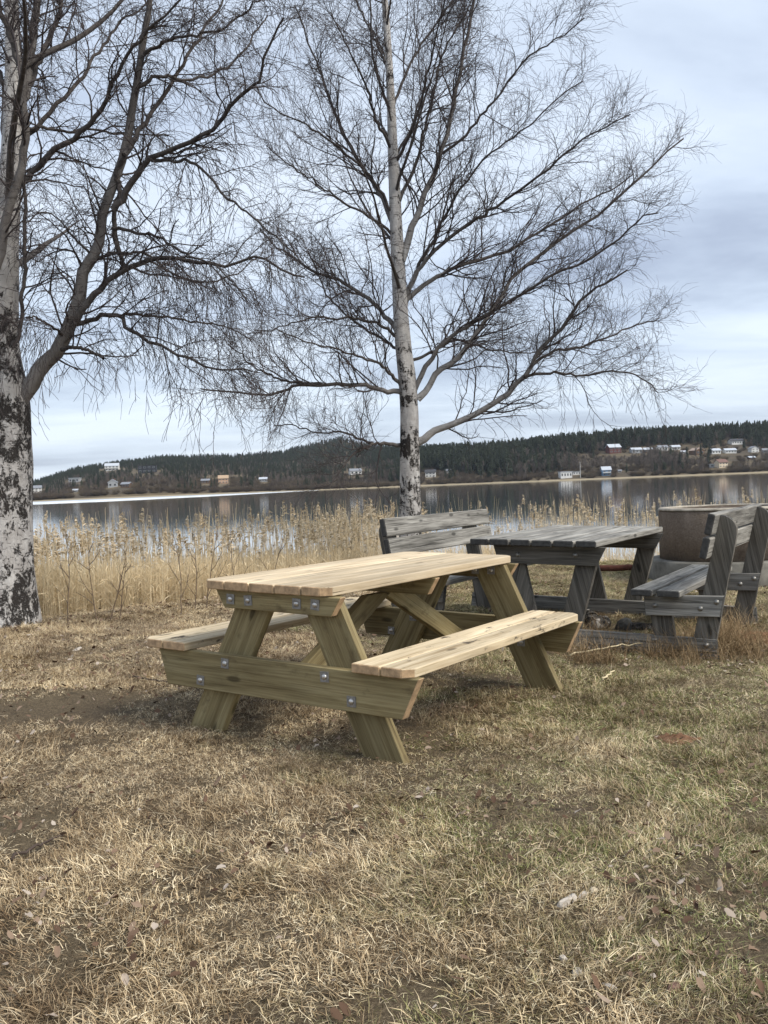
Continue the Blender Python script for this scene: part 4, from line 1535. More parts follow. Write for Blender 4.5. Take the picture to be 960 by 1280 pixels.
def birch(label, Y0, trunk, limbs, seed, extra, droop, tall_base, twig_r=0.0019, lens=(0.75, 0.34, 0.20), per=(0.11, 9, 5), flare=0.0, limb_grey=0.3, hang=(0, ()), ang=(0.75, 0.66, 0.6)):
    """trunk / limbs: lists of (u, v, radius_px) control points measured on the photograph; a limb also carries the depth its tip gains or loses"""
    rng = np.random.default_rng(seed)
    K = Y0 / F_PX
    base = at(trunk[0][0], trunk[0][1], Y0)
    gz = float(ground(base[0], base[1]))
    root = empty('birch_tree', label, 'tree', loc=(base[0], base[1], gz), group='birches on the bank')
    o0 = np.array([base[0], base[1], gz])
    tp = np.array([at(u, v, Y0) - o0 for u, v, r in trunk])
    if tp[0, 2] > -0.1:
        tp[0, 2] = -0.15
    tr = np.array([r * K for u, v, r in trunk])
    C = spline(np.concatenate([tp, tr[:, None]], 1), 90)
    sides = 20
    th = np.arange(sides) * 2 * np.pi / sides
    P, Rr = C[:, :3], C[:, 3]
    prof = 1 + flare * np.exp(-np.clip(P[:, 2] - 0.05, 0, 9) / 0.16)
    V = np.empty((90, sides, 3))
    for j in range(90):
        ns = 1 + 0.13 * (fbm(np.cos(th) * 1.6 + 5 + j * 0.02, np.sin(th) * 1.6 + 5 + j * 0.11, 3, seed) - 0.5) * 2 + flare * 0.35 * np.exp(-max(P[j, 2], 0) / 0.18) * np.cos(5 * th + seed)
        rj = Rr[j] * prof[j] * ns
        V[j, :, 0] = P[j, 0] + rj * np.cos(th)
        V[j, :, 1] = P[j, 1] + rj * np.sin(th)
        V[j, :, 2] = P[j, 2]
    i = np.arange(90 * sides).reshape(90, sides)
    Fq = np.stack([i[:-1], np.roll(i[:-1], -1, 1), np.roll(i[1:], -1, 1), i[1:]], -1).reshape(-1, 4)
    hz = V[..., 2].ravel()
    knot = np.zeros(90 * sides)
    for lb in limbs:
        p = at(lb['p'][0][0], lb['p'][0][1], Y0) - o0
        r0 = lb['p'][0][2] * K
        if r0 > 0.016:
            knot = np.maximum(knot, np.exp(-((hz - p[2]) / (0.10 + 2 * r0)) ** 2))
    me = np_mesh('trunk', V.reshape(-1, 3), Fq, {'rad': np.repeat(np.maximum(Rr, 0.0), sides) + 0.035, 'base': np.clip((tall_base - hz) / 1.3 + 0.5, 0, 1) * (0.9 + 0.25 * np.clip(1 - hz / tall_base, 0, 1)), 'knot': knot}, smooth=True)
    me.materials.append(M_BIRCH)
    link('trunk', me, root)
    # limbs
    L1, R1 = [], []
    NS = 26
    for lb in limbs:
        pp = lb['p']
        k = len(pp)
        sl = np.cumsum([0] + [math.hypot(pp[q + 1][0] - pp[q][0], pp[q + 1][1] - pp[q][1]) for q in range(k - 1)])
        sl = sl / sl[-1]
        y0 = Y0 + lb.get('y0', 0.0)
        c = []
        for q, (u, v, r) in enumerate(pp):
            yy = y0 + lb['dy'] * (sl[q] ** 1.15)
            w = at(u, v, yy) - o0
            c.append(np.r_[w, r * yy / F_PX])
        C = spline(np.array(c), NS + 2)[:NS]
        ln = np.linalg.norm(np.diff(C[:, :3], axis=0), axis=1).sum()
        wob = rng.normal(0, 1, (NS, 3)) * 0.006 * min(1.5, ln)
        wob[0] = 0
        C[:, :3] += wob
        L1.append(C[:, :3])
        R1.append(np.maximum(C[:, 3], 0.0025))
    for (tt, az, ln, el, r0) in extra:      # limbs towards and away from the viewer, not drawn in outline
        j = int(tt * 89)
        p0 = V[j].mean(0)
        d = np.array([[math.cos(az) * math.cos(el), math.sin(az) * math.cos(el), math.sin(el)]])
        G = grow(p0[None], d, np.array([ln]), NS - 1, 0.05, np.array([0, 0, 0.012]), rng)
        L1.append(G[0])
        R1.append(np.linspace(r0, 0.004, NS))
    for P_, R_ in zip(L1, R1):
        v, q = tubes(P_[None], R_[None], 8)
        me = np_mesh('branch', v, q, {'rad': np.repeat(R_, 8), 'limb': np.full(len(v), limb_grey)}, smooth=True)
        me.materials.append(M_BIRCH)
        link('branch', me, root)
    # side branches
    vs, qs, off = [], [], 0

    def push(P, Rr, sides=3):
        nonlocal off
        v, q = tubes(P, Rr, sides)
        vs.append(v)
        qs.append(q + off)
        off += len(v)
    s2, d2, l2, r2 = [], [], [], []
    for k_, (P_, R_) in enumerate(list(zip(L1, R1)) + [(C_, r_) for C_, r_ in ((tp_, tr_) for tp_, tr_ in [(spline(tp, NS), np.interp(np.linspace(0, 1, NS), np.linspace(0, 1, len(tr)), tr))])]):
        ln = np.linalg.norm(np.diff(P_, axis=0), axis=1).sum()
        is_tr = R_[0] > 0.10
        n2 = max(5, int(ln / per[0] * (0.16 if is_tr else (1 if k_ < len(limbs) else 0.25))))
        p, d, t, r, _ = sprout(P_[None], R_[None], n2, 0.42 if is_tr else 0.16, 1.0, ang[0], rng, 0.45)
        s2.append(p)
        d2.append(d)
        r2.append(np.clip(r * 0.45, 0.0036, 0.010))
        l2.append(lens[0] * rng.uniform(0.45, 1.25, len(p)) * (0.28 + 0.95 * (1 - t)) * min(1.2, 0.45 + ln / 3))
    s2, d2, l2, r2 = map(np.concatenate, (s2, d2, l2, r2))
    B2 = grow(s2, d2, l2, 7, 0.17, np.array([0, 0, droop[0]]), rng)
    R2 = r2[:, None] * np.linspace(1, 0.38, 8)[None]
    push(B2, R2, 4)
    p, d, t, r, _ = sprout(B2, R2, per[1], 0.12, 1.0, ang[1], rng, 0.1)
    B3 = grow(p, d, lens[1] * rng.uniform(0.4, 1.3, len(p)), 5, 0.22, np.array([0, 0, droop[1]]), rng)
    R3 = np.clip(r * 0.6, twig_r, 0.0042)[:, None] * np.linspace(1, 0.55, 6)[None]
    push(B3, R3, 3)
    p, d, t, r, _ = sprout(B3, R3, per[2], 0.15, 1.0, ang[2], rng, 0.0)
    B4 = grow(p, d, lens[2] * rng.uniform(0.35, 1.4, len(p)), 3, 0.26, np.array([0, 0, droop[2]]), rng)
    R4 = np.full((len(p), 4), twig_r * 0.82) * np.linspace(1, 0.6, 4)[None]
    push(B4, R4, 3)
    for li in hang[1]:                      # long pendulous shoots
        p, d, t, r, _ = sprout(L1[li][None], R1[li][None], hang[0], 0.15, 1.0, 0.9, rng, -0.6)
        H = grow(p, d, rng.uniform(0.25, 0.95, len(p)), 9, 0.13, np.array([0, 0, -0.24]), rng)
        RH = np.linspace(twig_r * 1.25, twig_r * 0.8, 10)[None].repeat(len(p), 0)
        push(H, RH, 3)
        p, d, t, r, _ = sprout(H, RH, 9, 0.15, 1.0, 0.55, rng, 0.0)
        push(grow(p, d, rng.uniform(0.05, 0.22, len(p)), 3, 0.24, np.array([0, 0, -0.2]), rng), np.full((len(p), 4), twig_r * 0.8), 3)
    me = np_mesh('twigs', np.concatenate(vs), np.concatenate(qs))
    me.materials.append(M_TWIG)
    o = link('twigs', me, root)
    tag(o, kind='stuff')
    print('birch', label[:30], 'twig faces', sum(len(q) for q in qs), len(B2), len(B3), len(B4))


def LB(dy, pts, r0, r1, y0=0.0):
    k = len(pts)
    return {'dy': dy, 'y0': y0, 'p': [(u, v, r0 + (r1 - r0) * (q / (k - 1)) ** 0.8) for q, (u, v) in enumerate(pts)]}


MID_TRUNK = [(513, 760, 15.5), (513, 690, 14.0), (512, 600, 13.3), (510.5, 500, 11.6), (503, 425, 10.4), (499, 350, 9.0), (494, 250, 7.4), (490, 156, 5.6), (486, 75, 4.6), (481, 0, 3.8), (477, -90, 2.6), (474, -180, 1.2)]
MID_LIMBS = [
    LB(-0.5, [(522, 553), (540, 541), (560, 532), (600, 515), (631, 494), (659, 466), (675, 437), (703, 409), (722, 381), (747, 359), (775, 344), (830, 300)], 5.2, 0.8),
    LB(0.5, [(663, 458), (690, 440), (725, 434), (756, 422), (800, 405), (838, 396)], 2.2, 0.6, -0.2),
    LB(-0.3, [(655, 470), (690, 466), (725, 469), (775, 464), (810, 478), (830, 500)], 2.0, 0.6, -0.2),
    LB(0.9, [(522, 499), (535, 485), (552, 462), (575, 444), (600, 410), (619, 381), (650, 337), (700, 300), (762, 256), (800, 222), (845, 180), (887, 148)], 4.6, 0.7),
    LB(-0.9, [(518, 488), (530, 462), (550, 431), (575, 414), (600, 400), (650, 369), (690, 345), (737, 325), (780, 290), (810, 268), (866, 258)], 3.6, 0.7),
    LB(1.4, [(506, 376), (531, 356), (555, 342), (581, 331), (637, 312), (670, 292), (700, 275), (740, 248), (775, 231), (831, 190)], 3.2, 0.6),
    LB(-1.2, [(507, 370), (520, 345), (537, 319), (575, 287), (605, 270), (625, 256), (675, 219), (705, 193), (737, 169), (775, 150), (833, 118)], 3.3, 0.6),
    LB(0.3, [(502, 326), (515, 285), (531, 244), (550, 194), (569, 119), (581, 56), (594, 0), (604, -70)], 5.0, 1.0),
    LB(-1.0, [(510, 362), (525, 330), (541, 300), (556, 270), (575, 237), (606, 200), (632, 178), (662, 156), (712, 112), (764, 80)], 2.4, 0.6),
    LB(1.1, [(499, 252), (519, 206), (531, 162), (541, 120), (550, 75), (565, 45), (581, 19), (600, -30)], 2.4, 0.7),
    LB(-0.6, [(553, 192), (581, 169), (605, 140), (625, 119), (656, 75), (685, 55), (712, 37), (752, 5)], 2.0, 0.6),
    LB(0.8, [(492, 133), (513, 80), (544, 31), (565, 0), (590, -50)], 2.0, 0.7),
    LB(-0.9, [(503, 491), (487, 488), (467, 484), (446, 480), (411, 481), (380, 481), (358, 486), (339, 494), (305, 491), (258, 486), (228, 479)], 3.6, 0.7),
    LB(0.7, [(405, 481), (374, 478), (349, 474), (321, 461), (299, 442), (277, 424)], 2.0, 0.6, -0.2),
    LB(1.1, [(497, 416), (484, 398), (469, 381), (444, 362), (420, 349), (387, 337), (360, 318), (337, 300), (300, 262)], 3.6, 0.7),
    LB(-0.8, [(498, 421), (478, 408), (456, 400), (425, 397), (394, 397), (360, 405), (322, 418)], 2.3, 0.6),
    LB(-1.2, [(501, 482), (488, 468), (475, 456), (450, 446), (425, 437), (375, 425), (325, 400)], 2.6, 0.6),
    LB(0.9, [(492, 283), (478, 252), (469, 231), (444, 194), (419, 144), (405, 105), (394, 75), (375, 25), (360, -20)], 3.2, 0.7),
    LB(-1.0, [(493, 271), (475, 240), (456, 212), (420, 182), (381, 156), (337, 131), (300, 95)], 2.3, 0.6),
    LB(-0.9, [(502, 556), (478, 554), (462, 558), (445, 566), (431, 580), (418, 600), (406, 618)], 2.6, 0.6),
    LB(0.6, [(470, 555), (456, 551), (431, 541), (395, 541), (360, 531), (330, 536)], 1.8, 0.5),
    LB(0.8, [(489, 96), (478, 70), (469, 50), (450, 10), (435, -30)], 2.0, 0.6),
    LB(-0.7, [(496, 296), (465, 272), (425, 250), (395, 228), (362, 206), (315, 165)], 2.0, 0.6),
    LB(1.3, [(504, 440), (480, 425), (440, 400), (412, 372), (396, 340), (380, 300)], 2.2, 0.6),
    LB(1.5, [(509, 455), (540, 440), (575, 425), (612, 436), (650, 440), (700, 437)], 2.2, 0.5),
    LB(-1.4, [(494, 205), (520, 150), (535, 90), (552, 20), (566, -50)], 2.2, 0.6),
    LB(-1.4, [(492, 190), (470, 150), (455, 100), (430, 50), (405, 0)], 2.2, 0.6),
]
# (height fraction on the trunk, azimuth, length, elevation, radius)
MID_EXTRA = [(0.40, 1.5, 2.2, 0.5, 0.022), (0.44, 4.6, 2.2, 0.5, 0.022), (0.50, 2.1, 2.2, 0.6, 0.020), (0.56, 5.2, 2.0, 0.7, 0.020), (0.60, 1.1, 2.0, 0.7, 0.018), (0.66, 4.2, 1.9, 0.8, 0.017), (0.72, 1.8, 1.7, 0.8, 0.015), (0.78, 5.0, 1.5, 0.9, 0.014)]
birch('slender white birch with a wide bare crown behind the grey bench', 11.3, MID_TRUNK, MID_LIMBS, 42, MID_EXTRA, (0.055, 0.0, -0.07), 1.75, lens=(0.82, 0.36, 0.19), per=(0.098, 8, 4), flare=0.15, ang=(0.66, 0.60, 0.56), hang=(14, (0, 1, 2, 12, 13, 15, 16)))

OLD_TRUNK = [(0, 790, 45), (1, 740, 40.5), (1, 680, 38.5), (1, 600, 37), (2, 540, 35), (3, 490, 31), (1, 430, 22.5), (2, 360, 19.5), (6, 300, 16), (11, 240, 14), (15, 180, 12), (17, 100, 9.8), (15, 30, 8.6), (12, -60, 7.5), (10, -220, 6), (8, -420, 4), (6, -620, 1.5)]
OLD_LIMBS = [
    LB(-0.5, [(18, 512), (39, 484), (52, 461), (71, 440), (83, 413), (94, 382), (106, 340), (117, 319), (125, 292), (131, 261), (150, 204), (165, 150), (171, 100), (181, 42), (187, 0), (196, -80), (205, -200)], 11.6, 2.6),
    LB(-0.5, [(96, 398), (110, 378), (129, 359), (154, 340), (183, 325), (210, 322), (236, 326), (280, 332), (324, 324), (372, 346), (402, 352)], 5.2, 0.9, -0.15),
    LB(0.2, [(157, 192), (146, 216), (149, 240), (143, 271), (145, 302), (154, 328), (157, 338)], 3.6, 2.6, -0.25),
    LB(-0.9, [(142, 262), (156, 243), (175, 214), (192, 197), (236, 179), (271, 153), (302, 118), (324, 101), (332, 66), (350, 30), (375, 5)], 4.8, 0.9, -0.25),
    LB(0.8, [(155, 194), (170, 170), (184, 149), (214, 105), (236, 66), (262, 26), (283, -5), (310, -60)], 3.8, 1.0, -0.3),
    LB(-0.8, [(18, 236), (30, 226), (46, 208), (73, 183), (100, 165), (121, 144), (137, 110), (154, 79), (173, 54), (195, 28), (225, 0), (260, -40)], 5.0, 1.0),
    LB(0.9, [(20, 182), (40, 165), (69, 133), (98, 102), (117, 75), (133, 52), (152, 27), (179, 8), (205, -25)], 3.5, 0.8),
    LB(-0.1, [(16, 432), (25, 412), (27, 375), (32, 334), (32, 285), (31, 240), (28, 215)], 2.8, 2.2, -0.34),
    LB(-0.2, [(-12, 380), (-4, 330), (6, 282), (20, 225), (31, 190), (31, 130), (27, 95), (18, 55), (4, 22), (-14, -10)], 7.0, 3.4, -0.40),
    LB(0.6, [(20, 150), (33, 105), (40, 52), (47, 0), (54, -80), (60, -200)], 7.0, 3.2, 0.05),
    LB(0.9, [(33, 116), (42, 94), (58, 54), (73, 21), (79, -10), (92, -90)], 4.2, 1.6, 0.15),
    LB(-0.3, [(77, 437), (90, 434), (104, 436), (120, 443), (134, 451)], 2.9, 1.5, -0.15),
    LB(-0.7, [(93, 405), (120, 399), (144, 397), (165, 413), (187, 426), (211, 436), (242, 452), (267, 461), (302, 463), (340, 470)], 3.4, 0.8, -0.15),
    LB(0.6, [(135, 396), (165, 393), (200, 396), (240, 402), (285, 410), (330, 438)], 2.2, 0.6, -0.2),
    LB(-0.5, [(78, 420), (70, 412), (52, 400), (38, 396), (30, 398)], 1.9, 0.8, -0.1),
    LB(0.4, [(101, 332), (92, 315), (77, 313), (52, 323), (36, 336)], 1.6, 0.6, -0.15),
    LB(-0.4, [(113, 316), (100, 305), (88, 292), (79, 280), (62, 267), (37, 266)], 1.8, 0.6, -0.15),
    LB(-0.9, [(190, 200), (216, 201), (245, 204), (280, 245), (315, 271), (350, 302), (400, 342)], 2.6, 0.7, -0.4),
    LB(0.9, [(118, 322), (150, 318), (185, 318), (220, 345), (260, 352), (300, 340), (340, 300)], 2.3, 0.6, -0.1),
    LB(0.7, [(27, 166), (50, 158), (80, 166), (110, 160), (150, 168), (190, 168), (230, 176)], 2.6, 0.7),
    LB(-0.7, [(140, 285), (160, 288), (195, 296), (230, 315), (262, 330), (290, 352), (320, 395)], 2.4, 0.7, -0.2),
    LB(-0.8, [(176, 70), (200, 55), (230, 45), (270, 38), (310, 15), (340, -20)], 2.6, 0.8, -0.3),
    LB(1.0, [(170, 110), (200, 95), (240, 100), (285, 82), (320, 40), (345, 10)], 2.6, 0.8, -0.3),
    LB(1.2, [(5, 330), (-30, 300), (-80, 260), (-140, 220), (-220, 190)], 5.0, 1.2),
    LB(-1.2, [(5, 260), (-40, 200), (-90, 150), (-150, 100)], 4.5, 1.2),
    LB(0.8, [(12, 120), (-20, 60), (-60, 10), (-110, -50)], 4.0, 1.2),
    LB(0.9, [(0, 470), (-40, 440), (-90, 400), (-160, 370), (-240, 350)], 5.0, 1.2),
    LB(-1.0, [(14, -90), (50, -150), (90, -230), (120, -320)], 3.5, 1.2),
    LB(1.0, [(12, -160), (-30, -230), (-60, -320)], 3.2, 1.2),
]
OLD_EXTRA = [(0.42, 4.5, 2.6, 0.55, 0.04), (0.46, 1.6, 2.8, 0.5, 0.04), (0.55, 5.3, 2.4, 0.7, 0.035), (0.62, 2.2, 2.4, 0.7, 0.03), (0.7, 0.8, 2.2, 0.7, 0.03), (0.78, 4.0, 2.0, 0.9, 0.025)]
birch('thick old birch with fissured black and white bark at the left edge', 8.0, OLD_TRUNK, OLD_LIMBS, 17, OLD_EXTRA, (-0.01, -0.13, -0.26), 2.0, twig_r=0.0020, lens=(0.62, 0.30, 0.17), per=(0.115, 6, 4), flare=0.10, limb_grey=0.95, hang=(22, (0, 1, 3, 12, 13, 14, 17, 18, 20)))

# ------------------------------------------------------------------ bare saplings in front of the reeds
M_SAP = plain('sapling_bark', (0.15, 0.108, 0.075), 0.8, 0.3, 8.0)


def sapling(label, u, v, hpx, lean, seed, n2=5, group='bare saplings in front of the reeds'):
    rng = np.random.default_rng(seed)
    Y = gp(u, v)[1]
    Y = min(Y, float(edge(gp(u, v)[0])) + 0.1)
    b = at(u, v, Y)
    z = float(ground(b[0], b[1]))
    h = hpx * Y / F_PX
    t = empty('sapling', label, 'sapling', loc=(b[0], b[1], z), group=group)
    st = grow(np.array([[0, 0, -0.03]]), np.array([[lean, rng.normal(0, 0.1), 1.0]]), np.array([h]), 10, 0.05, np.array([-lean * 0.03, 0, 0.02]), rng)
    rs = np.linspace(0.0055, 0.0018, 11)[None]
    v1, q1 = tubes(st, rs, 5)
    me = np_mesh('stem', v1, q1)
    me.materials.append(M_SAP)
    link('stem', me, t)
    p, d, tt, r, _ = sprout(st, rs, n2, 0.15, 0.9, 0.62, rng, 0.2)
    B = grow(p, d, h * rng.uniform(0.2, 0.5, len(p)) * (1.15 - tt), 6, 0.09, np.array([0, 0, 0.05]), rng)
    Rb = np.linspace(0.0038, 0.0015, 7)[None].repeat(len(p), 0)
    v1, q1 = tubes(B, Rb, 4)
    p, d, tt, r, _ = sprout(B, Rb, 2, 0.2, 0.95, 0.5, rng, 0.2)
    B2 = grow(p, d, h * rng.uniform(0.06, 0.16, len(p)), 3, 0.1, np.array([0, 0, 0.04]), rng)
    v2, q2 = tubes(B2, np.full((len(p), 4), 0.0015), 3)
    me = np_mesh('twigs', np.concatenate([v1, v2]), np.concatenate([q1, q2 + len(v1)]))
    me.materials.append(M_SAP)
    link('twigs', me, t)


for k, (lab, u, v, hp, ln) in enumerate((
        ('upright bare sapling nearest the thick birch trunk', 85, 780, 125, 0.0),
        ('bare forked sapling second from the thick birch trunk', 122, 777, 120, -0.15),
        ('bare sapling leaning right in the middle of the straw reeds', 136, 777, 105, 0.35),
        ('short bare sapling with a low fork beside the leaning one', 148, 775, 85, 0.25),
        ('tall bare sapling just left of the new table', 227, 768, 115, 0.05),
        ('thin bare sapling growing beside the table end', 243, 764, 100, 0.15),
        ('bushy bare sapling close behind the new table', 258, 762, 110, 0.1),
        ('dark bare sapling touching the tabletop corner', 300, 757, 105, 0.0),
        ('bare sapling behind the far half of the new tabletop', 335, 752, 95, 0.2))):
    sapling(lab, u, v, hp, ln, 700 + k)

# ------------------------------------------------------------------ concrete planter of two stacked rings
def planter():
    c = at(905, 700, 10.6)
    gz = float(ground(c[0], c[1]))
    t = empty('concrete_planter', 'round brown planter of two stacked concrete rings behind the right bench', 'planter', loc=(c[0], c[1], gz))
    mb, nt, b = new_mat('planter_concrete_brown', 0.95, 0.1)
    nz = math_n(nt, 'ADD', math_n(nt, 'MULTIPLY', noise(nt, obj_coords(nt, (1, 1, 0.6), False), 4.0, 7, 0.75), 0.55), math_n(nt, 'MULTIPLY', noise(nt, obj_coords(nt, (1, 1, 1), False), 45.0, 4, 0.7), 0.45))
    r = ramp(nt, [(0.34, (0.15, 0.116, 0.090)), (0.5, (0.215, 0.170, 0.134)), (0.66, (0.29, 0.24, 0.195))])
    L(nt, nz, r.inputs[0])
    ck = N(nt, 'ShaderNodeTexVoronoi', feature='DISTANCE_TO_EDGE')
    ck.inputs['Scale'].default_value = 2.4
    L(nt, obj_coords(nt, (1, 1, 1.6), False), ck.inputs['Vector'])
    k = math_n(nt, 'MULTIPLY', math_n(nt, 'SUBTRACT', 0.012, ck.outputs['Distance']), 120.0, True)
    L(nt, mixc(nt, math_n(nt, 'MULTIPLY', k, 0.22), r.outputs[0], (0.05, 0.04, 0.03)), b.inputs['Base Color'])
    add_bump(nt, b, noise(nt, obj_coords(nt, (1, 1, 1), False), 26.0, 8, 0.75), 1.0, 0.03)
    mg = plain('planter_concrete_grey', (0.16, 0.150, 0.128), 0.95, 0.45, 7.0, bump=0.6, rnd=False)

    def ring(name, ro, ri, z0, z1, m):
        n = 48
        th = np.arange(n) * 2 * np.pi / n
        prof = [(ri, z0), (ro, z0), (ro, z1 - 0.015), (ro - 0.015, z1), (ri + 0.01, z1), (ri, z1 - 0.01)]
        wob = 1 + 0.006 * np.sin(th * 7) + 0.004 * np.sin(th * 17 + 1)
        V = np.array([[(r_ * w * math.cos(a), r_ * w * math.sin(a), z_) for r_, z_ in prof] for a, w in zip(th, wob)])
        i = np.arange(n * 6).reshape(n, 6)
        j = np.roll(i, -1, 0)
        q = np.concatenate([np.stack([i[:, k_], j[:, k_], j[:, (k_ + 1) % 6], i[:, (k_ + 1) % 6]], 1) for k_ in range(6)])
        me = np_mesh(name, V.reshape(-1, 3), q, smooth=False)
        me.materials.append(m)
        link(name, me, t)
    g0 = gz
    zt = c[2]
    zrim = at(905, 634.5, 10.1)[2] - g0
    zmid = at(830, 702, 10.3)[2] - g0
    K = 10.6 / F_PX
    ring('lower_ring', 93 * K, 70 * K, -0.25, zmid, mg)
    ring('upper_ring', 77 * K, 66 * K, zmid + 0.004, zrim - 0.028, mb)
    ring('rim', 77.6 * K, 65 * K, zrim - 0.026, zrim, plain('planter_rim', (0.36, 0.32, 0.26), 0.9, 0.35, 14.0, bump=0.4, rnd=False))
    n = 40
    rng = np.random.default_rng(4)
    th = np.arange(n) * 2 * np.pi / n
    rr = np.array([0, 0.3, 0.62, 0.97])
    V = [(0, 0, zrim + 0.01)]
    for q in rr[1:]:
        for a in th:
            V.append((q * 66 * K * math.cos(a), q * 66 * K * math.sin(a), zrim - 0.035 + rng.uniform(-0.012, 0.012) + 0.04 * (1 - q)))
    F3 = [(0, 1 + k_, 1 + (k_ + 1) % n, 1 + (k_ + 1) % n) for k_ in range(n)]
    bm = bmesh.new()
    vv = [bm.verts.new(v) for v in V]
    for k_ in range(n):
        bm.faces.new((vv[0], vv[1 + k_], vv[1 + (k_ + 1) % n]))
    for r_ in range(2):
        for k_ in range(n):
            a, b_ = 1 + r_ * n + k_, 1 + r_ * n + (k_ + 1) % n
            bm.faces.new((vv[a], vv[a + n], vv[b_ + n], vv[b_]))
    bm_obj('soil', bm, plain('planter_soil', (0.09, 0.065, 0.045), 0.95, 0.4, 20, bump=0.5), t)


planter()

# ------------------------------------------------------------------ things lying about
def stick(name, label, cat, p0, p1, r0, r1, mat, sag=0.0, seed=0, sides=8):
    rng = np.random.default_rng(seed)
    p0, p1 = np.array(p0), np.array(p1)
    o0 = p0
    s = np.linspace(0, 1, 12)[:, None]
    P = (p1 - p0) * s + rng.normal(0, 0.004, (12, 3))
    P[:, 2] += sag * np.sin(np.pi * s[:, 0])
    v, q = tubes(P[None], np.linspace(r0, r1, 12)[None], sides)
    n = len(v)
    bm = bmesh.new()
    vs = [bm.verts.new(x) for x in v]
    for f in q:
        bm.faces.new([vs[k] for k in f])
    bm.faces.new([vs[k] for k in range(sides)][::-1])
    bm.faces.new([vs[n - sides + k] for k in range(sides)])
    o = bm_obj(name, bm, mat)
    for f in o.data.polygons:
        f.use_smooth = len(f.vertices) == 4
    o.location = o0
    return tag(o, label, cat)


def on_g(u, v, up=0.02):
    p = gp(u, v)
    return np.array([p[0], p[1], float(ground(p[0], p[1])) + up])


M_RUST = plain('rusty_pipe', (0.10, 0.035, 0.022), 0.85, 0.4, 14, bump=0.4)
M_STRAW = plain('straw_stalk', (0.62, 0.52, 0.33), 0.7, 0.2, 8)
stick('iron_pipe', 'rusty red brown pipe lying on the ground behind the grey table', 'pipe', on_g(739, 716, 0.06), on_g(813, 716, 0.06), 0.036, 0.036, M_RUST, seed=1)
stick('reed_stalk', 'long pale reed stalk lying in front of the grey runner', 'stalk', on_g(712, 829, 0.05), on_g(803, 817, 0.07), 0.006, 0.004, M_STRAW, 0.01, 2, 5)
stick('reed_stalk', 'short pale stalk in the grass right of the new bench', 'stalk', on_g(752, 853, 0.03), on_g(768, 846, 0.04), 0.006, 0.004, M_STRAW, 0.0, 3, 5)
stick('reed_stalk', 'bent straw stalk in the grass at the bottom right', 'stalk', on_g(559, 1220, 0.025), on_g(603, 1233, 0.025), 0.003, 0.002, M_STRAW, 0.004, 4, 5)
M_TW = plain('ground_twig', (0.07, 0.05, 0.04), 0.85, 0.3, 9)
stick('twig', 'dark twig on the grass left of the new table', 'twig', on_g(165, 850, 0.02), on_g(212, 856, 0.02), 0.006, 0.003, M_TW, 0.0, 5, 5)
stick('twig', 'dark twig lying across the leaf litter at the left edge', 'twig', on_g(12, 1083, 0.02), on_g(80, 1052, 0.02), 0.006, 0.003, M_TW, 0.0, 6, 5)


def chunk(name, label, cat, u, v, size, mat, seed, up=0.5, rot=None, sub=2, parent=None):
    """an irregular stone, log end or flake of bark"""
    rng = np.random.default_rng(seed)
    bm = bmesh.new()
    bmesh.ops.create_icosphere(bm, subdivisions=sub, radius=1.0)
    ph = rng.uniform(0, 6, 6)
    for w in bm.verts:
        k = 1 + 0.16 * math.sin(w.co.x * 3 + ph[0]) * math.sin(w.co.y * 3.3 + ph[1]) + 0.14 * math.sin(w.co.z * 4 + ph[2] + w.co.x * 2) + rng.normal(0, 0.05)
        w.co = Vector((w.co.x * size[0] * k, w.co.y * size[1] * k, w.co.z * size[2] * k))
    o = bm_obj(name, bm, mat)
    p = on_g(u, v, size[2] * up)
    o.location = p
    o.rotation_euler = rot or (rng.normal(0, 0.2), rng.normal(0, 0.2), rng.uniform(0, 3))
    return tag(o, label, cat, 'bark pieces on the grass' if name == 'bark_piece' else None)


def char_mat():
    m, nt, b = new_mat('charred_birch', 0.9, 0.15)
    n = noise(nt, obj_coords(nt, (9, 14, 14)), 1.0, 5, 0.7)
    r = ramp(nt, [(0.42, (0.02, 0.018, 0.016)), (0.54, (0.10, 0.09, 0.08)), (0.62, (0.42, 0.39, 0.35))])
    L(nt, n, r.inputs[0])
    L(nt, r.outputs[0], b.inputs['Base Color'])
    add_bump(nt, b, n, 0.8, 0.02)
    return m


M_CHAR = char_mat()
M_STONE = plain('dark_stone', (0.10, 0.095, 0.085), 0.9, 0.5, 9, bump=0.6)
M_FLAKE = plain('bark_flake', (0.46, 0.41, 0.35), 0.85, 0.3, 30, bump=0.4)
M_FLAKE2 = plain('stone_chip', (0.55, 0.46, 0.33), 0.85, 0.2, 30, bump=0.3)
M_FLAKE3 = plain('brown_bark', (0.15, 0.085, 0.065), 0.85, 0.3, 30, bump=0.4)


def charred_log(label, u, v, ln, r, yaw, seed):
    rng = np.random.default_rng(seed)
    p = on_g(u, v, r * 0.8)
    d = np.array([math.cos(yaw), math.sin(yaw), 0.03]) * ln / 2
    return stick('charred_log', label, 'log', p - d, p + d, r, r * 0.85, M_CHAR, 0, seed, 10)


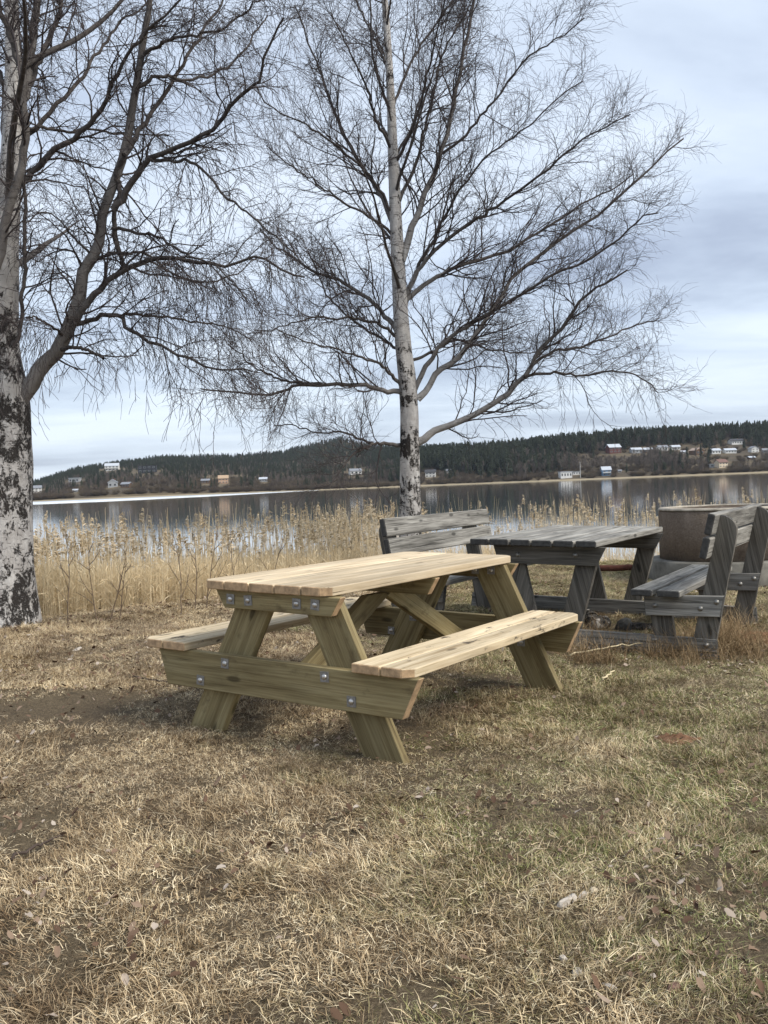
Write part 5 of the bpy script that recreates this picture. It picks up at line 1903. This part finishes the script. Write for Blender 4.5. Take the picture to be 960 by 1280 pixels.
charred_log('charred birch log with peeling white bark under the grey table', 748, 787, 0.16, 0.062, 0.6, 31)
charred_log('blackened log end lying behind the peeling birch log', 737, 776, 0.15, 0.05, 1.8, 32)
charred_log('grey charred log lying flat beside the dark stone', 800, 787, 0.24, 0.035, -0.5, 33)
chunk('fire_stone', 'rounded dark stone between the charred logs under the table', 'stone', 780, 787, (0.075, 0.06, 0.065), M_STONE, 34)
chunk('bark_piece', 'pale curled bark flake in the green grass on the right', 'bark', 706, 1131, (0.030, 0.012, 0.012), M_FLAKE, 35)
chunk('bark_piece', 'grey bark flake between two pale ones on the right', 'bark', 716, 1126, (0.022, 0.012, 0.012), M_FLAKE, 36)
chunk('stone_chip', 'yellowish stone chip at the end of the bark flakes', 'stone', 742, 1117, (0.016, 0.011, 0.011), M_FLAKE2, 37)
chunk('bark_piece', 'long silver bark flake beside the yellowish stone chip', 'bark', 729, 1123, (0.020, 0.010, 0.010), M_FLAKE, 38)
chunk('stone_chip', 'round grey pebble lying alone below the bark flakes', 'stone', 704, 1197, (0.012, 0.010, 0.009), M_FLAKE, 39)
chunk('bark_piece', 'flat light grey bark flake below the pebble', 'bark', 721, 1216, (0.020, 0.013, 0.005), M_FLAKE, 40)
chunk('bark_piece', 'reddish brown piece of bark near the right edge of the grass', 'bark', 797, 1199, (0.020, 0.014, 0.008), M_FLAKE3, 41)
chunk('bark_piece', 'pale folded leaf-like bark at the bottom right', 'bark', 762, 1236, (0.019, 0.010, 0.007), M_FLAKE, 42)
chunk('bark_piece', 'dark curled bark in the lower right corner', 'bark', 842, 1238, (0.026, 0.012, 0.008), M_FLAKE3, 43)
chunk('bark_piece', 'white scrap of birch bark on the grass left of the table', 'bark', 97, 812, (0.05, 0.02, 0.008), M_FLAKE, 44)


def soil_patch(label, u, v, sx, sy, col, seed):
    """a low heap of loose orange earth"""
    rng = np.random.default_rng(seed)
    p = gp(u, v)
    n, m = 22, 7
    V, Fq = [], []
    for j in range(m):
        q = j / (m - 1)
        for i in range(n):
            a = i * 2 * math.pi / n
            w = 1 + 0.22 * math.sin(3 * a + seed) + 0.14 * math.sin(7 * a + 1)
            x, y = p[0] + sx * q * w * math.cos(a), p[1] + sy * q * w * math.sin(a)
            V.append((x, y, float(ground(x, y)) + 0.016 * (1 - q ** 2) + rng.normal(0, 0.004) - (0.02 if j == m - 1 else 0)))
    for j in range(m - 1):
        for i in range(n):
            a, b = j * n + i, j * n + (i + 1) % n
            Fq.append((a, b, b + n, a + n))
    me = np_mesh('orange_soil', np.array(V), np.array(Fq), smooth=True)
    me.materials.append(plain('orange_soil_%d' % seed, col, 0.95, 0.45, 22, bump=0.8))
    o = link('orange_soil', me)
    tag(o, kind='stuff')


soil_patch('rust', 845, 922, 0.11, 0.10, (0.15, 0.078, 0.042), 51)
soil_patch('rust', 945, 796, 0.32, 0.30, (0.19, 0.085, 0.04), 52)


# tall dry grass round the feet of the grey set
def dry_weeds():
    rng = np.random.default_rng(15)
    m = tone_mat('dry_weed', [(0, (0.12, 0.075, 0.04)), (0.5, (0.27, 0.185, 0.10)), (1, (0.45, 0.35, 0.21))], 0.8, 0.3)
    kinds = [blades_mesh('weed_tuft', rng, 34, 0.09, 0.30, 0.004, 0.38, m, 4, 0.9) for _ in range(4)]
    pts = []
    for (u, v, n, su, sv) in ((880, 817, 60, 30, 7), (910, 803, 45, 26, 10), (740, 826, 16, 30, 4), (850, 818, 16, 26, 4), (690, 812, 12, 25, 5), (950, 815, 16, 16, 8), (730, 800, 10, 20, 4)):
        for _ in range(n):
            pts.append(gp(u + rng.normal(0, su), v + rng.normal(0, sv)))
    P = np.array(pts)
    P[:, 2] = ground(P[:, 0], P[:, 1])
    n = len(P)
    s = rng.uniform(0.4, 1.0, n)
    scatter('dry_weeds', P, np.stack([np.zeros(n), np.zeros(n), rng.uniform(0, 6.28, n)], 1), np.stack([s, s, s], 1), rng.integers(0, 4, n), kinds)


dry_weeds()


# ------------------------------------------------------------------ haze over the lake
def haze():
    bm = bmesh.new()
    box_bm(bm, -7500, 7500, -300, 3300, -6.0, 140.0)
    m = bpy.data.materials.new('haze_air')
    m.use_nodes = True
    nt = m.node_tree
    nt.nodes.clear()
    out = nt.nodes.new('ShaderNodeOutputMaterial')
    v = nt.nodes.new('ShaderNodeVolumePrincipled')
    v.inputs['Color'].default_value = (0.80, 0.88, 1.0, 1)
    v.inputs['Density'].default_value = 0.000055
    v.inputs['Anisotropy'].default_value = 0.2
    L(nt, v.outputs[0], out.inputs['Volume'])
    tag(bm_obj('haze', bm, m), kind='stuff')


haze()
